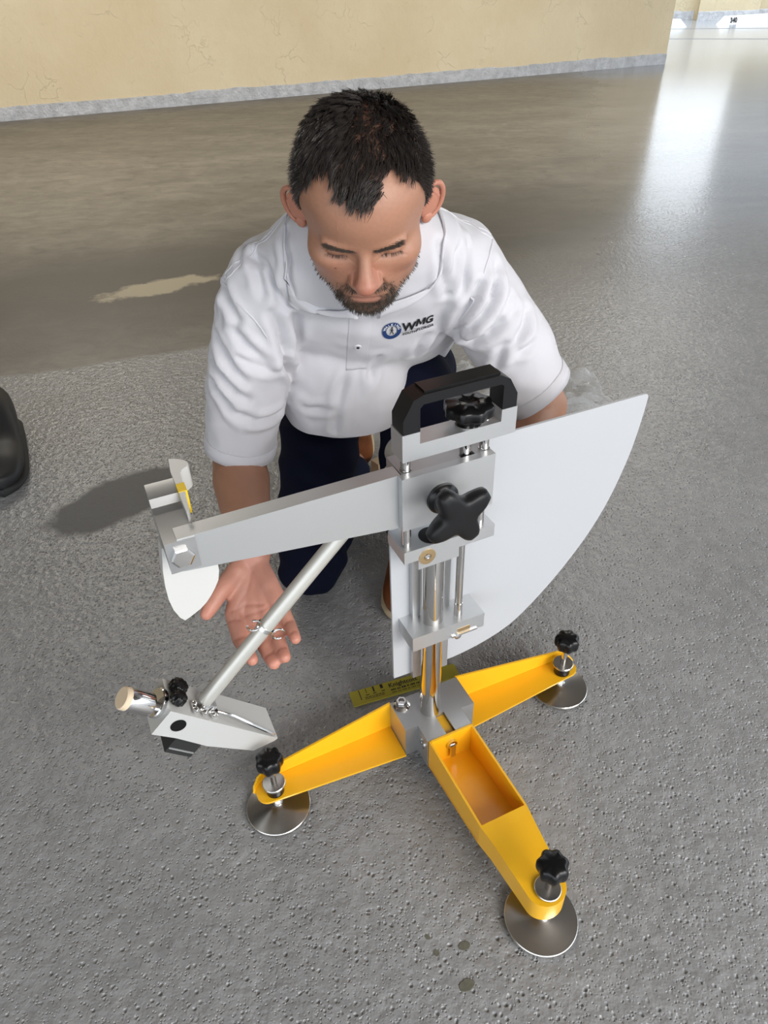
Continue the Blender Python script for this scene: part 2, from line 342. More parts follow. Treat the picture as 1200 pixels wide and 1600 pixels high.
side_leg(-1, -.060, -.305, -.284); side_leg(1, .072, .305, .273)
# front leg: open box, then a covered taper with a rounded nose
bm = new(); th = .0035; xl, xr_ = -.034, .047
def quadbox(bm, a, b):  # a,b: 4 points each
    va = [bm.verts.new(p) for p in a]; vb = [bm.verts.new(p) for p in b]
    bm.faces.new(va); bm.faces.new(list(reversed(vb)))
    for i in range(4): bm.faces.new((va[i], vb[i], vb[(i+1) % 4], va[(i+1) % 4]))
y0, y1 = -.054, -.214
fl = new(); quadbox(fl, [(xl, y0, .028), (xr_, y0, .028), (xr_, y0, .032), (xl, y0, .032)], [(xl, y1, .048), (xr_-.004, y1, .048), (xr_-.004, y1, .052), (xl, y1, .052)])
leg = obj('leg', fl, M_yel, T, bevel=.0006, smooth=30)
for a, b in ((xl, xl+th), (xr_-th, xr_)):
    sd = new(); quadbox(sd, [(a, y0, .026), (b, y0, .026), (b, y0, .095), (a, y0, .095)], [(a, y1, .046), (b, y1, .046), (b, y1, .096), (a, y1, .096)]); obj('side_panel', sd, M_yel, leg, bevel=.0007, smooth=30)
sd = new(); box(sd, xl+th, xr_-th, y0-.004, y0, .028, .096); obj('end_panel', sd, M_yel, leg, bevel=.0007, smooth=30)
sd = new(); box(sd, .000, .0152, -.056, -.0125, .06, .088); obj('tongue', sd, M_yel, leg, bevel=.0008, smooth=30)
# covered nose
fxc, fyc = .004, -.327; nr = .029; ring = [(xl, y1), (xl+.004, y1-.03)]
for j in range(17):
    a = PI + PI*j/16; ring.append((fxc+nr*math.cos(a), fyc+nr*.85*math.sin(a)))
ring += [(xr_-.004, y1-.03), (xr_, y1)]
bm = new(); a = [bm.verts.new((x, y, .047+.006*min(1, (y1-y)/.1))) for x, y in ring]; b = [bm.verts.new((x, y, .096-.003*min(1, (y1-y)/.1))) for x, y in ring]; n = len(ring)
bm.faces.new(a); bm.faces.new(list(reversed(b)))
for i in range(n): bm.faces.new((a[i], a[(i+1) % n], b[(i+1) % n], b[i]))
obj('nose', bm, M_yel, leg, bevel=.0015, smooth=30)
# latch on the end panel
bm = new(); lathe(bm, [(.009, 0), (.009, .005), (.007, .006)], (.006, -.058, .072), (0, -1, 0), 20); q = [(-.004, 0), (.004, 0), (.004, -.03), (-.004, -.03)]
box(bm, .0015, .0105, -.0665, -.063, .044, .074); obj('latch', bm, M_chrome, leg, bevel=.0006)
# levelling feet
def foot(fx, fy, dz):
    bm = new(); lathe(bm, [(.0505, 0), (.0525, .002), (.0525, .0085), (.0515, .0095), (.012, .0155), (.008, .018), (0, .018)], (fx, fy, 0), n=56)
    f = obj('levelling_foot', bm, M_steel, T, smooth=30)
    bm = new(); cyl(bm, (fx, fy, .012), (fx, fy, .135+dz), .0052, 16); lathe(bm, [(.007, 0), (.008, .003), (.007, .006), (.0052, .008)], (fx, fy, .017), n=18); obj('spindle', bm, M_chrome, f)
    bm = new(); lathe(bm, [(.012, 0), (.0145, .002), (.0145, .018), (.013, .02)], (fx, fy, .053+dz), n=24); obj('collar_nut', bm, M_black, f)
    bm = new(); lathe(bm, [(.0175, 0), (.0185, .001), (.0185, .004), (.0175, .005), (.005, .005)], (fx, fy, .0735+dz), n=32); obj('washer', bm, M_steel, f)
    bm = new(); N = 84; pr = [(.009, -.010), (.0105, -.008), (.011, -.001)]
    lathe(bm, pr, (fx, fy, .124+dz), n=24)
    lathe(bm, [(.015, 0), (.0195, .003), (.0205, .008), (.0205, .018), (.0185, .0235), (.014, .026), (.006, .027), (0, .027)], (fx, fy, .1225+dz), n=N, lobes=7, amp=.075); obj('knob', bm, M_black, f, smooth=50)
foot(-.284, 0, -.003); foot(.273, 0, -.004); foot(.004, -.330, .020)

# column and slides
bm = new(); cyl(bm, (-.002, .004, .093), (-.002, .004, .475), .0178, 48); obj('column', bm, M_chrome, T)
bm = new(); box(bm, -.029, .034, .0135, .0245, .178, .475); obj('back_rail', bm, M_alud, T, bevel=.001)
# quarter-round plate
arc = [(-.058, .181), (-.02, .1785), (.042, .177), (.075, .1795), (.104, .185), (.136, .194), (.166, .208), (.196, .2325), (.224, .2595), (.252, .291), (.279, .326), (.300, .358), (.318, .392), (.332, .426), (.343, .461), (.3505, .489), (.3555, .516), (.3595, .543), (.362, .570)]
def smooth_poly(p, it):
    for _ in range(it):
        q = [p[0]]
        for a, b in zip(p, p[1:]): q += [(a[0]*.75+b[0]*.25, a[1]*.75+b[1]*.25), (a[0]*.25+b[0]*.75, a[1]*.25+b[1]*.75)]
        p = q+[p[-1]]
    return p
pl = smooth_poly(arc, 2)+[(.3635, .590), (.3605, .5945), (.355, .5955), (-.055, .5955), (-.058, .593)]
bm = new(); prism(bm, pl, .0245, .0285, 'y'); gp = obj('gauge_plate', bm, M_plate, T, bevel=.0006, smooth=20)
# lower and middle slide blocks
bm = new(); box(bm, -.047, .075, -.023, .0245, .287, .315); lb = obj('slide_block', bm, M_alu, T, bevel=.0009)
bm = new(); box(bm, .028, .050, -.0236, -.02, .293, .3015); obj('brass_insert', bm, M_brass, lb)
bm = new(); box(bm, .018, .062, -.026, -.0225, .2885, .292); lathe(bm, [(.0055, 0), (.0055, .004), (.003, .005)], (.028, -.0225, .2885), (0, -1, 0), 14); obj('spring_strip', bm, M_chrome, lb)
bm = new(); prism(bm, [(-.061, .47), (-.040, .47), (-.040, .453), (.022, .453), (.022, .47), (.077, .47), (.077, .49), (-.061, .49)], -.027, .0245, 'y'); mb_ = obj('slide_block', bm, M_alu, T, bevel=.0009)
bm = new(); lathe(bm, [(.0125, 0), (.0125, .0008), (.0055, .001), (.005, -.0005), (.0015, -.0005)], (-.027, -.0272, .472), (0, -1, 0), 32); obj('brass_bush', bm, M_brass, mb_)
bm = new(); lathe(bm, [(.0045, 0), (.0042, .0015), (.002, .002), (0, .0005)], (-.027, -.0275, .472), (0, -1, 0), 16); obj('grub_screw', bm, M_chrome, mb_)
bm = new(); lathe(bm, [(.0175, 0), (.0175, .0012), (0, .0012)], (-.012, -.009, .4895), n=32); obj('socket', bm, M_black, mb_)
bm = new(); cyl(bm, (.038, -.006, .30), (.038, -.006, .462), .0058, 20); cyl(bm, (.038, -.006, .312), (.038, -.006, .34), .0066, 20); lathe(bm, [(.0105, 0), (.0105, .008), (.0095, .009)], (.038, -.006, .459), n=24); obj('lead_screw', bm, M_chrome, T)
# clamp head
bm = new(); box(bm, -.065, .066, -.032, -.0205, .5315, .611); ch = obj('clamp_plate', bm, M_alu, T, bevel=.0009)
bm = new(); prism(bm, [(-.060, -.0198), (.023, -.0198), (.023, -.012), (.043, -.012), (.043, -.0198), (.066, -.0198), (.066, .0245), (-.060, .0245)], .5325, .6105); obj('clamp_body', bm, M_alud, T, bevel=.0008)
for x in (-.051, .0605):
    bm = new(); cyl(bm, (x, -.0125, .489), (x, -.0125, .640), .0065, 20); lathe(bm, [(.0074, 0), (.0074, .0006), (.0065, .0008)], (x, -.0125, .6108), n=20); obj('guide_rod', bm, M_chrome, T)
bm = new(); cyl(bm, (.033, -.012, .60), (.033, -.012, .640), .0072, 20); obj('height_screw', bm, M_chrome, T)
# four-armed clamp knob
bm = new(); lathe(bm, [(.0215, 0), (.0215, .005), (.020, .007), (.017, .009), (.0165, .020), (.013, .030), (.012, .036)], (-.010, -.032, .568), (0, -1, 0), 36); kb = obj('clamp_knob', bm, M_black, T)
bm = new(); N = 96; u_ = []
def star(t):
    c = math.cos(4*(t-R(30))); c = (c+1)/2
    return min(.0465, .0265+.0215*c**1.25)
ys = [(-.060, .55), (-.063, .80), (-.068, .97), (-.074, 1.0), (-.080, .955), (-.0835, .86), (-.0850, .70), (-.0855, .4)]
rings = []
for y, q in ys:
    rings.append([bm.verts.new((-.010+(star(2*PI*i/N)*(q if q < .9 else 1)-(0 if q < .9 else (1-q)*.03))*math.cos(2*PI*i/N), y, .568+(star(2*PI*i/N)*(q if q < .9 else 1)-(0 if q < .9 else (1-q)*.03))*math.sin(2*PI*i/N))) for i in range(N)])
for a, b in zip(rings, rings[1:]):
    for i in range(N): bm.faces.new((a[i], a[(i+1) % N], b[(i+1) % N], b[i]))
bm.faces.new(rings[0]); bm.faces.new(rings[-1]); obj('grip', bm, M_blackm, kb, smooth=60)
# carrying handle on its crosshead
hx0, hx1 = -.064, .092
bm = new(); prism(bm, [(hx0, .635), (hx1, .635), (hx1, .672), (.070, .672), (.070, .656), (-.041, .656), (-.041, .672), (hx0, .672)], -.032, -.001, 'y'); hb = obj('crosshead', bm, M_alu, T, bevel=.0008)
outer = [(-.0625, .672), (-.0625, .690), (-.049, .714), (-.036, .7185), (.066, .7185), (.079, .711), (.0905, .690), (.0905, .672)]
inner = [(.0705, .672), (.0705, .704), (.067, .7065), (-.036, .7065), (-.0405, .702), (-.0405, .672)]
bm = new(); prism(bm, outer+inner, -.0315, -.0015, 'y'); hd = obj('carrying_handle', bm, M_blackm, T, bevel=.0016, smooth=30)
bm = new(); box(bm, -.034, .066, -.0285, -.0045, .7165, .7215); obj('handle_grip', bm, M_black, hd, bevel=.002)
bm = new(); lathe(bm, [(.0165, 0), (.0165, .0012), (.010, .0015)], (.0325, -.0165, .656), n=28); lathe(bm, [(.0045, 0), (.0045, .0006), (0, .0006)], (.058, -.017, .656), n=16); obj('washer', bm, M_chrome, hb)
bm = new(); lathe(bm, [(.0145, 0), (.0145, .009), (.016, .011), (.027, .0125), (.0295, .0145), (.0295, .025), (.0275, .0275), (.013, .029), (.0115, .0275), (.0105, .0265), (0, .0265)], (.0325, -.0165, .6572), n=96, lobes=8, amp=.05); obj('height_knob', bm, M_black, hb, smooth=50)
# release arm
bm = new(); v = [(-.333, .564), (-.0615, .529), (-.0615, .6105), (-.333, .6105)]; prism(bm, v, -.0202, .0022, 'y'); ra = obj('release_arm', bm, M_alu, T, bevel=.0008)
bm = new(); prism(bm, [(-.0222, .5665), (.087, .5665), (.087, .620), (.060, .620), (.056, .6187), (.0525, .6145), (.049, .6105), (.044, .609), (-.0222, .609)], -.3475, -.3135, 'x'); rh = obj('release_head', bm, M_alud, T, bevel=.0007, smooth=30)
bm = new(); lathe(bm, [(.0135, 0), (.0135, .0055), (.0115, .0065), (0, .0068)], (-.3315, -.0222, .5885), (0, -1, 0), 6); obj('hex_bolt', bm, M_chrome, rh, smooth=25)
# white catch lever behind the release head
def blade(name, pts, y0, y1, m, parent, bev=.003):
    bm = new(); prism(bm, smooth_poly(pts+[pts[0]], 1)[:-1], y0, y1, 'y'); return obj(name, bm, m, parent, bevel=bev, smooth=40, seg=3)
ct = blade('catch_lever', [(-.349, .56), (-.357, .514), (-.358, .468), (-.348, .436), (-.338, .440), (-.318, .451), (-.303, .469), (-.290, .492), (-.289, .53), (-.300, .565)], .037, .061, M_whitep, T)
pts = [(-.3134, .008), (-.3085, .020), (-.3110, .032), (-.3050, .050), (-.3045, .078), (-.3035, .094), (-.2900, .104), (-.2905, .113), (-.3000, .124), (-.3134, .130)]
bm = new(); prism(bm, smooth_poly(pts+[pts[0]], 1)[:-1], .590, .622); fin = obj('catch_trigger', bm, M_whitep, ct, bevel=.0015, smooth=40)
bm = new(); box(bm, -.3136, -.3036, .050, .068, .5895, .6226); obj('marker_tape', bm, M_tape, ct)

# swinging pendulum arm: rod, box-shaped head with slider, clamp knob and lever
pv = Vector((-.010, .070, .572)); rb = Vector((-.349, .070, .236)); u = (rb-pv).normalized(); vv = Vector((u.z, 0, -u.x))  # vv: across the rod, upwards to the left
if vv.x > 0: vv = -vv
bm = new(); cyl(bm, pv, rb, .0115, 28); rod = obj('pendulum_rod', bm, mat('satin_grey_rod', (.60, .59, .55), .35, .35), T)
bm = new(); lathe(bm, [(.02, -.042), (.024, -.04), (.024, .018), (.02, .02), (.008, .021), (0, .021)], pv, (0, 1, 0), 32); obj('pivot_hub', bm, M_alud, rod)
p = pv.lerp(rb, .68); bm = new()
lathe(bm, [(.0117, -.003), (.0134, -.003), (.0134, .003), (.0117, .003)], p, u, 28)
for s in (-1, 1):
    c = p+vv*(.023*s) - Vector((0, .006, 0)); pts = [c+vv*(.010*s*math.cos(a))+u*(.009*math.sin(a)) for a in np.linspace(PI*.15, PI*1.75, 18)]; tube(bm, pts, .0017, 8)
    tube(bm, [p+vv*(.011*s), c-vv*(.008*s)], .0019, 8)
obj('spring_clip', bm, M_chrome, rod)
# head
h0, h1 = .040, .105
TL = Vector((-.3975, 0, .275)); TR = Vector((-.258, 0, .124)); BL = Vector((-.432, 0, .242)); BR = Vector((-.287, 0, .1085)); BM = Vector((-.365, 0, .171))
prof = [(q.x, q.z) for q in (TL, TR, TR+Vector((-.006, 0, -.003)), BR+Vector((-.012, 0, .008)), BM, BL+Vector((.03, 0, -.028)), BL)]
bm = new(); prism(bm, prof, h0, h1, 'y'); hdh = obj('pendulum_head', bm, M_headp, T, bevel=.0012, smooth=25)
bm = new(); c = Vector((-.394, h0, .240)); lathe(bm, [(.0115, 0), (.0115, .0008), (0, .0008)], c, (0, -1, 0), 24); obj('port', bm, M_black, hdh)
e1 = (TR-TL).normalized(); e2 = (BL-TL).normalized()
def hp(a, y, d): return TL+e1*a+Vector((0, y, 0))+e2*d   # along the top edge, across, down the rod
def obox(bm, a0, a1, y0, y1, d0, d1): quadbox(bm, [hp(a0, y0, d0), hp(a1, y0, d0), hp(a1, y1, d0), hp(a0, y1, d0)], [hp(a0, y0, d1), hp(a1, y0, d1), hp(a1, y1, d1), hp(a0, y1, d1)])
bm = new(); obox(bm, .043, .090, .043, .098, .036, .077); sl = obj('slider', bm, M_rubber, hdh, bevel=.001)
bm = new(); obox(bm, .0445, .0885, .0422, .099, .066, .069); obj('slider_backing', bm, M_alu, sl)
bm = new(); obox(bm, .040, .088, .052, .066, -.004, 0); 
for i in range(3):
    for j in range(2):
        lathe(bm, [(.0048, 0), (.0048, .004), (.003, .006), (.0012, .007), (0, .006)], hp(.043+.016*i, .050+.012*j, -.003), -e2, 10)
obj('screw_cluster', bm, M_chrome, hdh)
bm = new()
for a, y, r in ((.012, .060, .0115), (.018, .085, .0135)):
    lathe(bm, [(r*.8, 0), (r, .002), (r, .012), (r*.8, .015), (0, .016)], hp(a, y, -.002), -e2, 48, 9, .07)
obj('adjusting_nut', bm, M_black, hdh, smooth=50)
bm = new(); obox(bm, .055, .080, .060, .085, -.012, .002); obj('rod_socket', bm, M_alu, hdh, bevel=.001)
bm = new(); tube(bm, [hp(.085, .058, -.006), hp(.11, .052, -.010), hp(.15, .0465, -.007), hp(.197, .043, -.003)], [.002, .0025, .0028, .0028], 10); obj('lever', bm, M_chrome, hdh)
dk = TL+e2*.018+Vector((0, .072, 0)); bm = new(); lathe(bm, [(.021, -.001), (.022, .001), (.022, .006), (.0205, .0075), (.008, .0075)], dk, -e1, 40); dsk = obj('end_disc', bm, M_chrome, hdh)
bm = new(); lathe(bm, [(.007, .007), (.007, .016), (.0160, .017), (.0168, .019), (.0168, .054), (.0163, .0555)], dk+Vector((0, -.008, 0)), -e1, 32); tk = obj('thumb_knob', bm, M_chrome, hdh)
bm = new(); lathe(bm, [(.0165, .0552), (.0165, .0615), (.015, .0635), (0, .0635)], dk+Vector((0, -.008, 0)), -e1, 32); obj('thumb_knob_cap', bm, M_cream, hdh)

# ---------------------------------------------------------------- yellow gauge ruler lying on the floor behind the base
RU = empty('gauge_ruler', (-.074, .851, 0), math.atan2(.039, .128)); tag(RU, 'yellow slip-length ruler with black print lying behind the tester base', 'ruler')
M_ruler = mat('ruler_yellow', (.46, .40, .045), .35); M_ink = mat('black_ink', (.015, .015, .012), .6)
bm = new(); box(bm, 0, .215, -.0165, .0165, .0, .0035); obj('blade', bm, M_ruler, RU, bevel=.0008)
bm = new(); Zt = .0036
def mark(x0, x1, y0, y1): f = [bm.verts.new(q) for q in ((x0, y0, Zt), (x1, y0, Zt), (x1, y1, Zt), (x0, y1, Zt))]; bm.faces.new(f)
mark(.0175, .019, -.008, .0155); mark(.031, .0322, .004, .0155); mark(.045, .048, .003, .0155); mark(.060, .0655, .006, .0155)
for i, y in enumerate((-.006, -.0095)):
    x = .026
    random.seed(i+2)
    while x < .064:
        w_ = random.uniform(.002, .006); mark(x, x+w_, y, y+.0016); x += w_+.0012
for x in (.029, .043, .060): mark(x, x+.007, -.001, .0008)
for y_, h_ in ((-.0060, .0042), (-.0115, .0020)):     # second and third print lines, too blurred to read
    x = .078; random.seed(11)
    while x < .150:
        w_ = random.uniform(.0018, .0042); mark(x, x+w_, y_, y_+h_*random.uniform(.6, 1)); x += w_+random.choice((.0007, .0007, .0028))
obj('markings', bm, M_ink, RU, smooth=0)
me = text_mesh('Knightcott', .0135, bold=.0003); o = link('lettering', me, M_ink, RU); o.location = (.076, .0025, Zt)


# ================================================================ the kneeling man
rng = np.random.default_rng(7)
PER = empty('person', (-.02, 1.25, 0)); tag(PER, 'man in a white polo shirt and navy trousers kneeling behind the tester, one palm open', 'person')
def padopt(name, bm_or_me, m, parent, **k):
    o = obj(name, bm_or_me, m, parent, **k) if isinstance(bm_or_me, bmesh.types.BMesh) else link(name, bm_or_me, m, parent)
    return o
def to_local(o, parent=PER):   # meshes are written in world coordinates
    o.parent = parent; o.matrix_parent_inverse = Matrix.Translation(-Vector((-.02, 1.25, 0))); return o
def V3(*a): return np.array(a, float)
# ---- closed solids as (verts, faces) arrays
def ellipsoid(c, r, axes=None, n=20, m=14):
    vs = [(0, 0, 1.)]; fs = []
    for i in range(1, m):
        t = PI*i/m
        for j in range(n): p = 2*PI*j/n; vs.append((math.sin(t)*math.cos(p), math.sin(t)*math.sin(p), math.cos(t)))
    vs.append((0, 0, -1.)); L = len(vs)-1
    for j in range(n): fs.append((0, 1+j, 1+(j+1) % n)); fs.append((L, L-n+(j+1) % n, L-n+j))
    for i in range(m-2):
        for j in range(n): a = 1+i*n+j; b = 1+i*n+(j+1) % n; fs.append((a, a+n, b+n, b))
    v = np.array(vs)*np.array(r)
    if axes is not None: v = v@np.array(axes)
    return v+np.array(c), fs
def capsule(pts, rad, n=18, flat=None):
    """tapered chain with round ends; flat=(dir, factor) squashes the section along dir"""
    pts = [np.array(p, float) for p in pts]; rad = list(rad)
    P_, R_ = [], []
    d0 = pts[0]-pts[1]; d0 /= np.linalg.norm(d0); d1 = pts[-1]-pts[-2]; d1 /= np.linalg.norm(d1)
    for a in (1.45, 1.1, .75, .4): P_.append(pts[0]+d0*rad[0]*math.sin(a)); R_.append(rad[0]*math.cos(a))
    for i in range(len(pts)):
        P_.append(pts[i]); R_.append(rad[i])
        if i < len(pts)-1:
            for q in (1/3, 2/3): P_.append(pts[i]*(1-q)+pts[i+1]*q); R_.append(rad[i]*(1-q)+rad[i+1]*q)
    for a in (.4, .75, 1.1, 1.45): P_.append(pts[-1]+d1*rad[-1]*math.sin(a)); R_.append(rad[-1]*math.cos(a))
    vs, fs = [], []; t = P_[1]-P_[0]; t /= np.linalg.norm(t); a = V3(0, 0, 1) if abs(t[2]) < .9 else V3(1, 0, 0); u = np.cross(t, a); u /= np.linalg.norm(u)
    for i, (p, r) in enumerate(zip(P_, R_)):
        t = P_[min(i+1, len(P_)-1)]-P_[max(i-1, 0)]; t /= np.linalg.norm(t); u = u-t*(u@t); u /= np.linalg.norm(u); w_ = np.cross(t, u)
        for k in range(n):
            o = u*(r*math.cos(2*PI*k/n))+w_*(r*math.sin(2*PI*k/n))
            if flat is not None: f_ = np.array(flat[0], float); f_ /= np.linalg.norm(f_); o = o-f_*(o@f_)*(1-flat[1])
            vs.append(p+o)
    m = len(P_)
    for i in range(m-1):
        for k in range(n): a_ = i*n+k; b_ = i*n+(k+1) % n; fs.append((a_, b_, b_+n, a_+n))
    fs.append(tuple(reversed(range(n)))); fs.append(tuple(range((m-1)*n, m*n)))
    return np.array(vs), fs
def fuse(solids, voxel, smooth_it=6, smooth_f=.5):
    vs, fs, k = [], [], 0
    for v, f in solids:
        vs.append(v); fs += [tuple(i+k for i in q) for q in f]; k += len(v)
    me = bpy.data.meshes.new('fuse'); me.from_pydata(np.concatenate(vs).tolist(), [], fs); me.update()
    bm = bmesh.new(); bm.from_mesh(me); bmesh.ops.recalc_face_normals(bm, faces=bm.faces); bm.to_mesh(me); bm.free()
    o = bpy.data.objects.new('fuse', me); C.objects.link(o)
    md = o.modifiers.new('r', 'REMESH'); md.mode = 'VOXEL'; md.voxel_size = voxel
    if smooth_it: ms = o.modifiers.new('s', 'SMOOTH'); ms.iterations = smooth_it; ms.factor = smooth_f
    out = bpy.data.meshes.new_from_object(o.evaluated_get(bpy.context.evaluated_depsgraph_get()))
    bpy.data.objects.remove(o); bpy.data.meshes.remove(me); return out
def verts_of(me): a = np.empty(len(me.vertices)*3); me.vertices.foreach_get('co', a); return a.reshape(-1, 3)
def normals_of(me): a = np.empty(len(me.vertices)*3); me.vertex_normals.foreach_get('vector', a); return a.reshape(-1, 3)
def set_verts(me, v): me.vertices.foreach_set('co', v.ravel()); me.update()
def nz(p, s, seed=0.): return np.array([mnoise.noise((q[0]*s+seed, q[1]*s-seed, q[2]*s+2*seed)) for q in p])
def smoothstep(a, b, x): t = np.clip((x-a)/(b-a), 0, 1); return t*t*(3-2*t)
def seg_t(p, a, b): d = b-a; return ((p-a)@d)/(d@d)

# ---- joints (metres, world)
H0 = V3(-.013, .960, .860); HP = R(29); hf = V3(0, -math.cos(HP), -math.sin(HP)); hu = V3(0, -math.sin(HP), math.cos(HP)); hx = V3(1, 0, 0); HS = np.array([1.04, .98, .90])
def h2w(p): p = np.atleast_2d(p)*HS; return H0+p[:, :1]*hx+p[:, 1:2]*hf+p[:, 2:3]*hu
shR, shL = V3(-.185, 1.075, .725), V3(.145, 1.085, .738)
elR, wrR = V3(-.262, 1.092, .390), V3(-.226, .872, .347)
elL, wrL = V3(.283, 1.095, .482), V3(.170, 1.00, .345)
neck, pel = V3(-.015, 1.105, .785), V3(-.03, 1.47, .41)
ax = pel-V3(-.015, 1.07, .74); ax /= np.linalg.norm(ax); nf = np.cross(V3(1, 0, 0), ax); nf = nf if nf[1] < 0 else -nf   # front of the chest
hipR, knR, anR = V3(-.125, 1.45, .37), V3(-.160, 1.155, .075), V3(-.085, 1.54, .075)
hipL, knL, anL = V3(.07, 1.46, .39), V3(.062, 1.185, .485), V3(.062, 1.215, .09)

# ---- right hand, palm open towards the camera, fingers slightly curled
palm_n = V3(0, -.62, .78)
wr = V3(-.2189, .8860, .3410)
fingers = {
 'index': ([(-.2446, .7907, .2988), (-.2328, .7557, .2779), (-.2196, .7333, .2733), (-.2088, .7146, .2769)], (.0145, .0128, .0116, .0100)),
 'middle': ([(-.2168, .7875, .2864), (-.1963, .7547, .2684), (-.1854, .7323, .2639), (-.1765, .7150, .2660)], (.0150, .0132, .0120, .0102)),
 'ring': ([(-.1914, .7906, .2905), (-.1743, .7563, .2786), (-.1657, .7345, .2749), (-.1590, .7172, .2770)], (.0142, .0126, .0114, .0098)),
 'little': ([(-.1699, .7964, .3063), (-.1556, .7698, .2962), (-.1472, .7502, .2954), (-.1423, .7373, .2950)], (.0130, .0112, .0102, .0090)),
 'thumb': ([(-.2400, .8450, .3400), (-.2620, .8064, .3358), (-.2732, .7868, .3266), (-.2813, .7744, .3187)], (.0195, .0150, .0135, .0110))}
for k_ in fingers: fingers[k_] = ([tuple(np.array(q)+V3(0, .0119, -.0091)) for q in fingers[k_][0]], fingers[k_][1])
def hand_solids(F, wr, palm_n):
    out = []
    for k, (pts, r) in F.items(): out.append(capsule(pts, r, 14))
    for k in ('index', 'middle', 'ring', 'little'):      # metacarpals
        b = np.array(F[k][0][0]); out.append(capsule([wr+(b-wr)*.12, wr+(b-wr)*.55, b], (.019, .0180, .0150), 14))
    tb = np.array(F['thumb'][0][0]); bi = np.array(F['index'][0][0]); bl = np.array(F['little'][0][0])
    out.append(capsule([wr+(tb-wr)*.2, tb+palm_n*.004], (.017, .0185), 14)); out.append(capsule([tb, bi*.75+tb*.25], (.012, .009), 14))
    out.append(capsule([wr+(bl-wr)*.2+palm_n*.003, wr+(bl-wr)*.6+palm_n*.003], (.017, .0165), 14))      # heel of the hand
    return out
def forearm(el, wr, r0, r1):
    d = wr-el
    return capsule([el, el+d*.22, el+d*.5, el+d*.8, wr], (r0*.96, r0*1.04, r0*.9, r1*1.06, r1), 22)
wrL2 = wrL
def shift_hand():
    F = {}; e1a = -(wr-V3(-.205, .79, .29)); 
    for k, (pts, r) in fingers.items():
        q = np.array(pts)-wr; q[:, 0] *= -1; F[k] = ((q*np.array([1, .8, 1])+wrL).tolist(), r)
    return F
body = []
body += hand_solids(fingers, wr, palm_n)+hand_solids(shift_hand(), wrL, palm_n)
body += [forearm(elR, wr, .049, .031), forearm(elL, wrL, .046, .029)]
body += [capsule([shR+V3(.03, .01, -.02), elR], (.036, .044), 20), capsule([shL+V3(-.03, .01, -.02), elL], (.036, .044), 20)]
body += [capsule([h2w((0, -.02, -.03))[0], neck+V3(0, .01, -.02)], (.056, .062), 22)]
M3 = np.array([V3(1, 0, 0), nf, ax])
ctr = lambda t, off=0.: V3(-.015, 1.07, .74)+(pel-V3(-.015, 1.07, .74))*t+nf*off
body += [ellipsoid(ctr(.3), (.13, .08, .18), M3), ellipsoid(ctr(.75), (.14, .10, .2), M3), ellipsoid(ctr(1.0), (.14, .11, .12), M3), capsule([shR*.8+neck*.2, neck, shL*.8+neck*.2], (.03, .05, .03))]
body += [capsule([hipR, knR, anR, V3(-.08, 1.60, .04)], (.075, .05, .035, .035)), capsule([hipL, knL, anL, V3(.055, 1.12, .04)], (.075, .05, .038, .033))]
me_b = fuse(body, .0032, 5, .5)

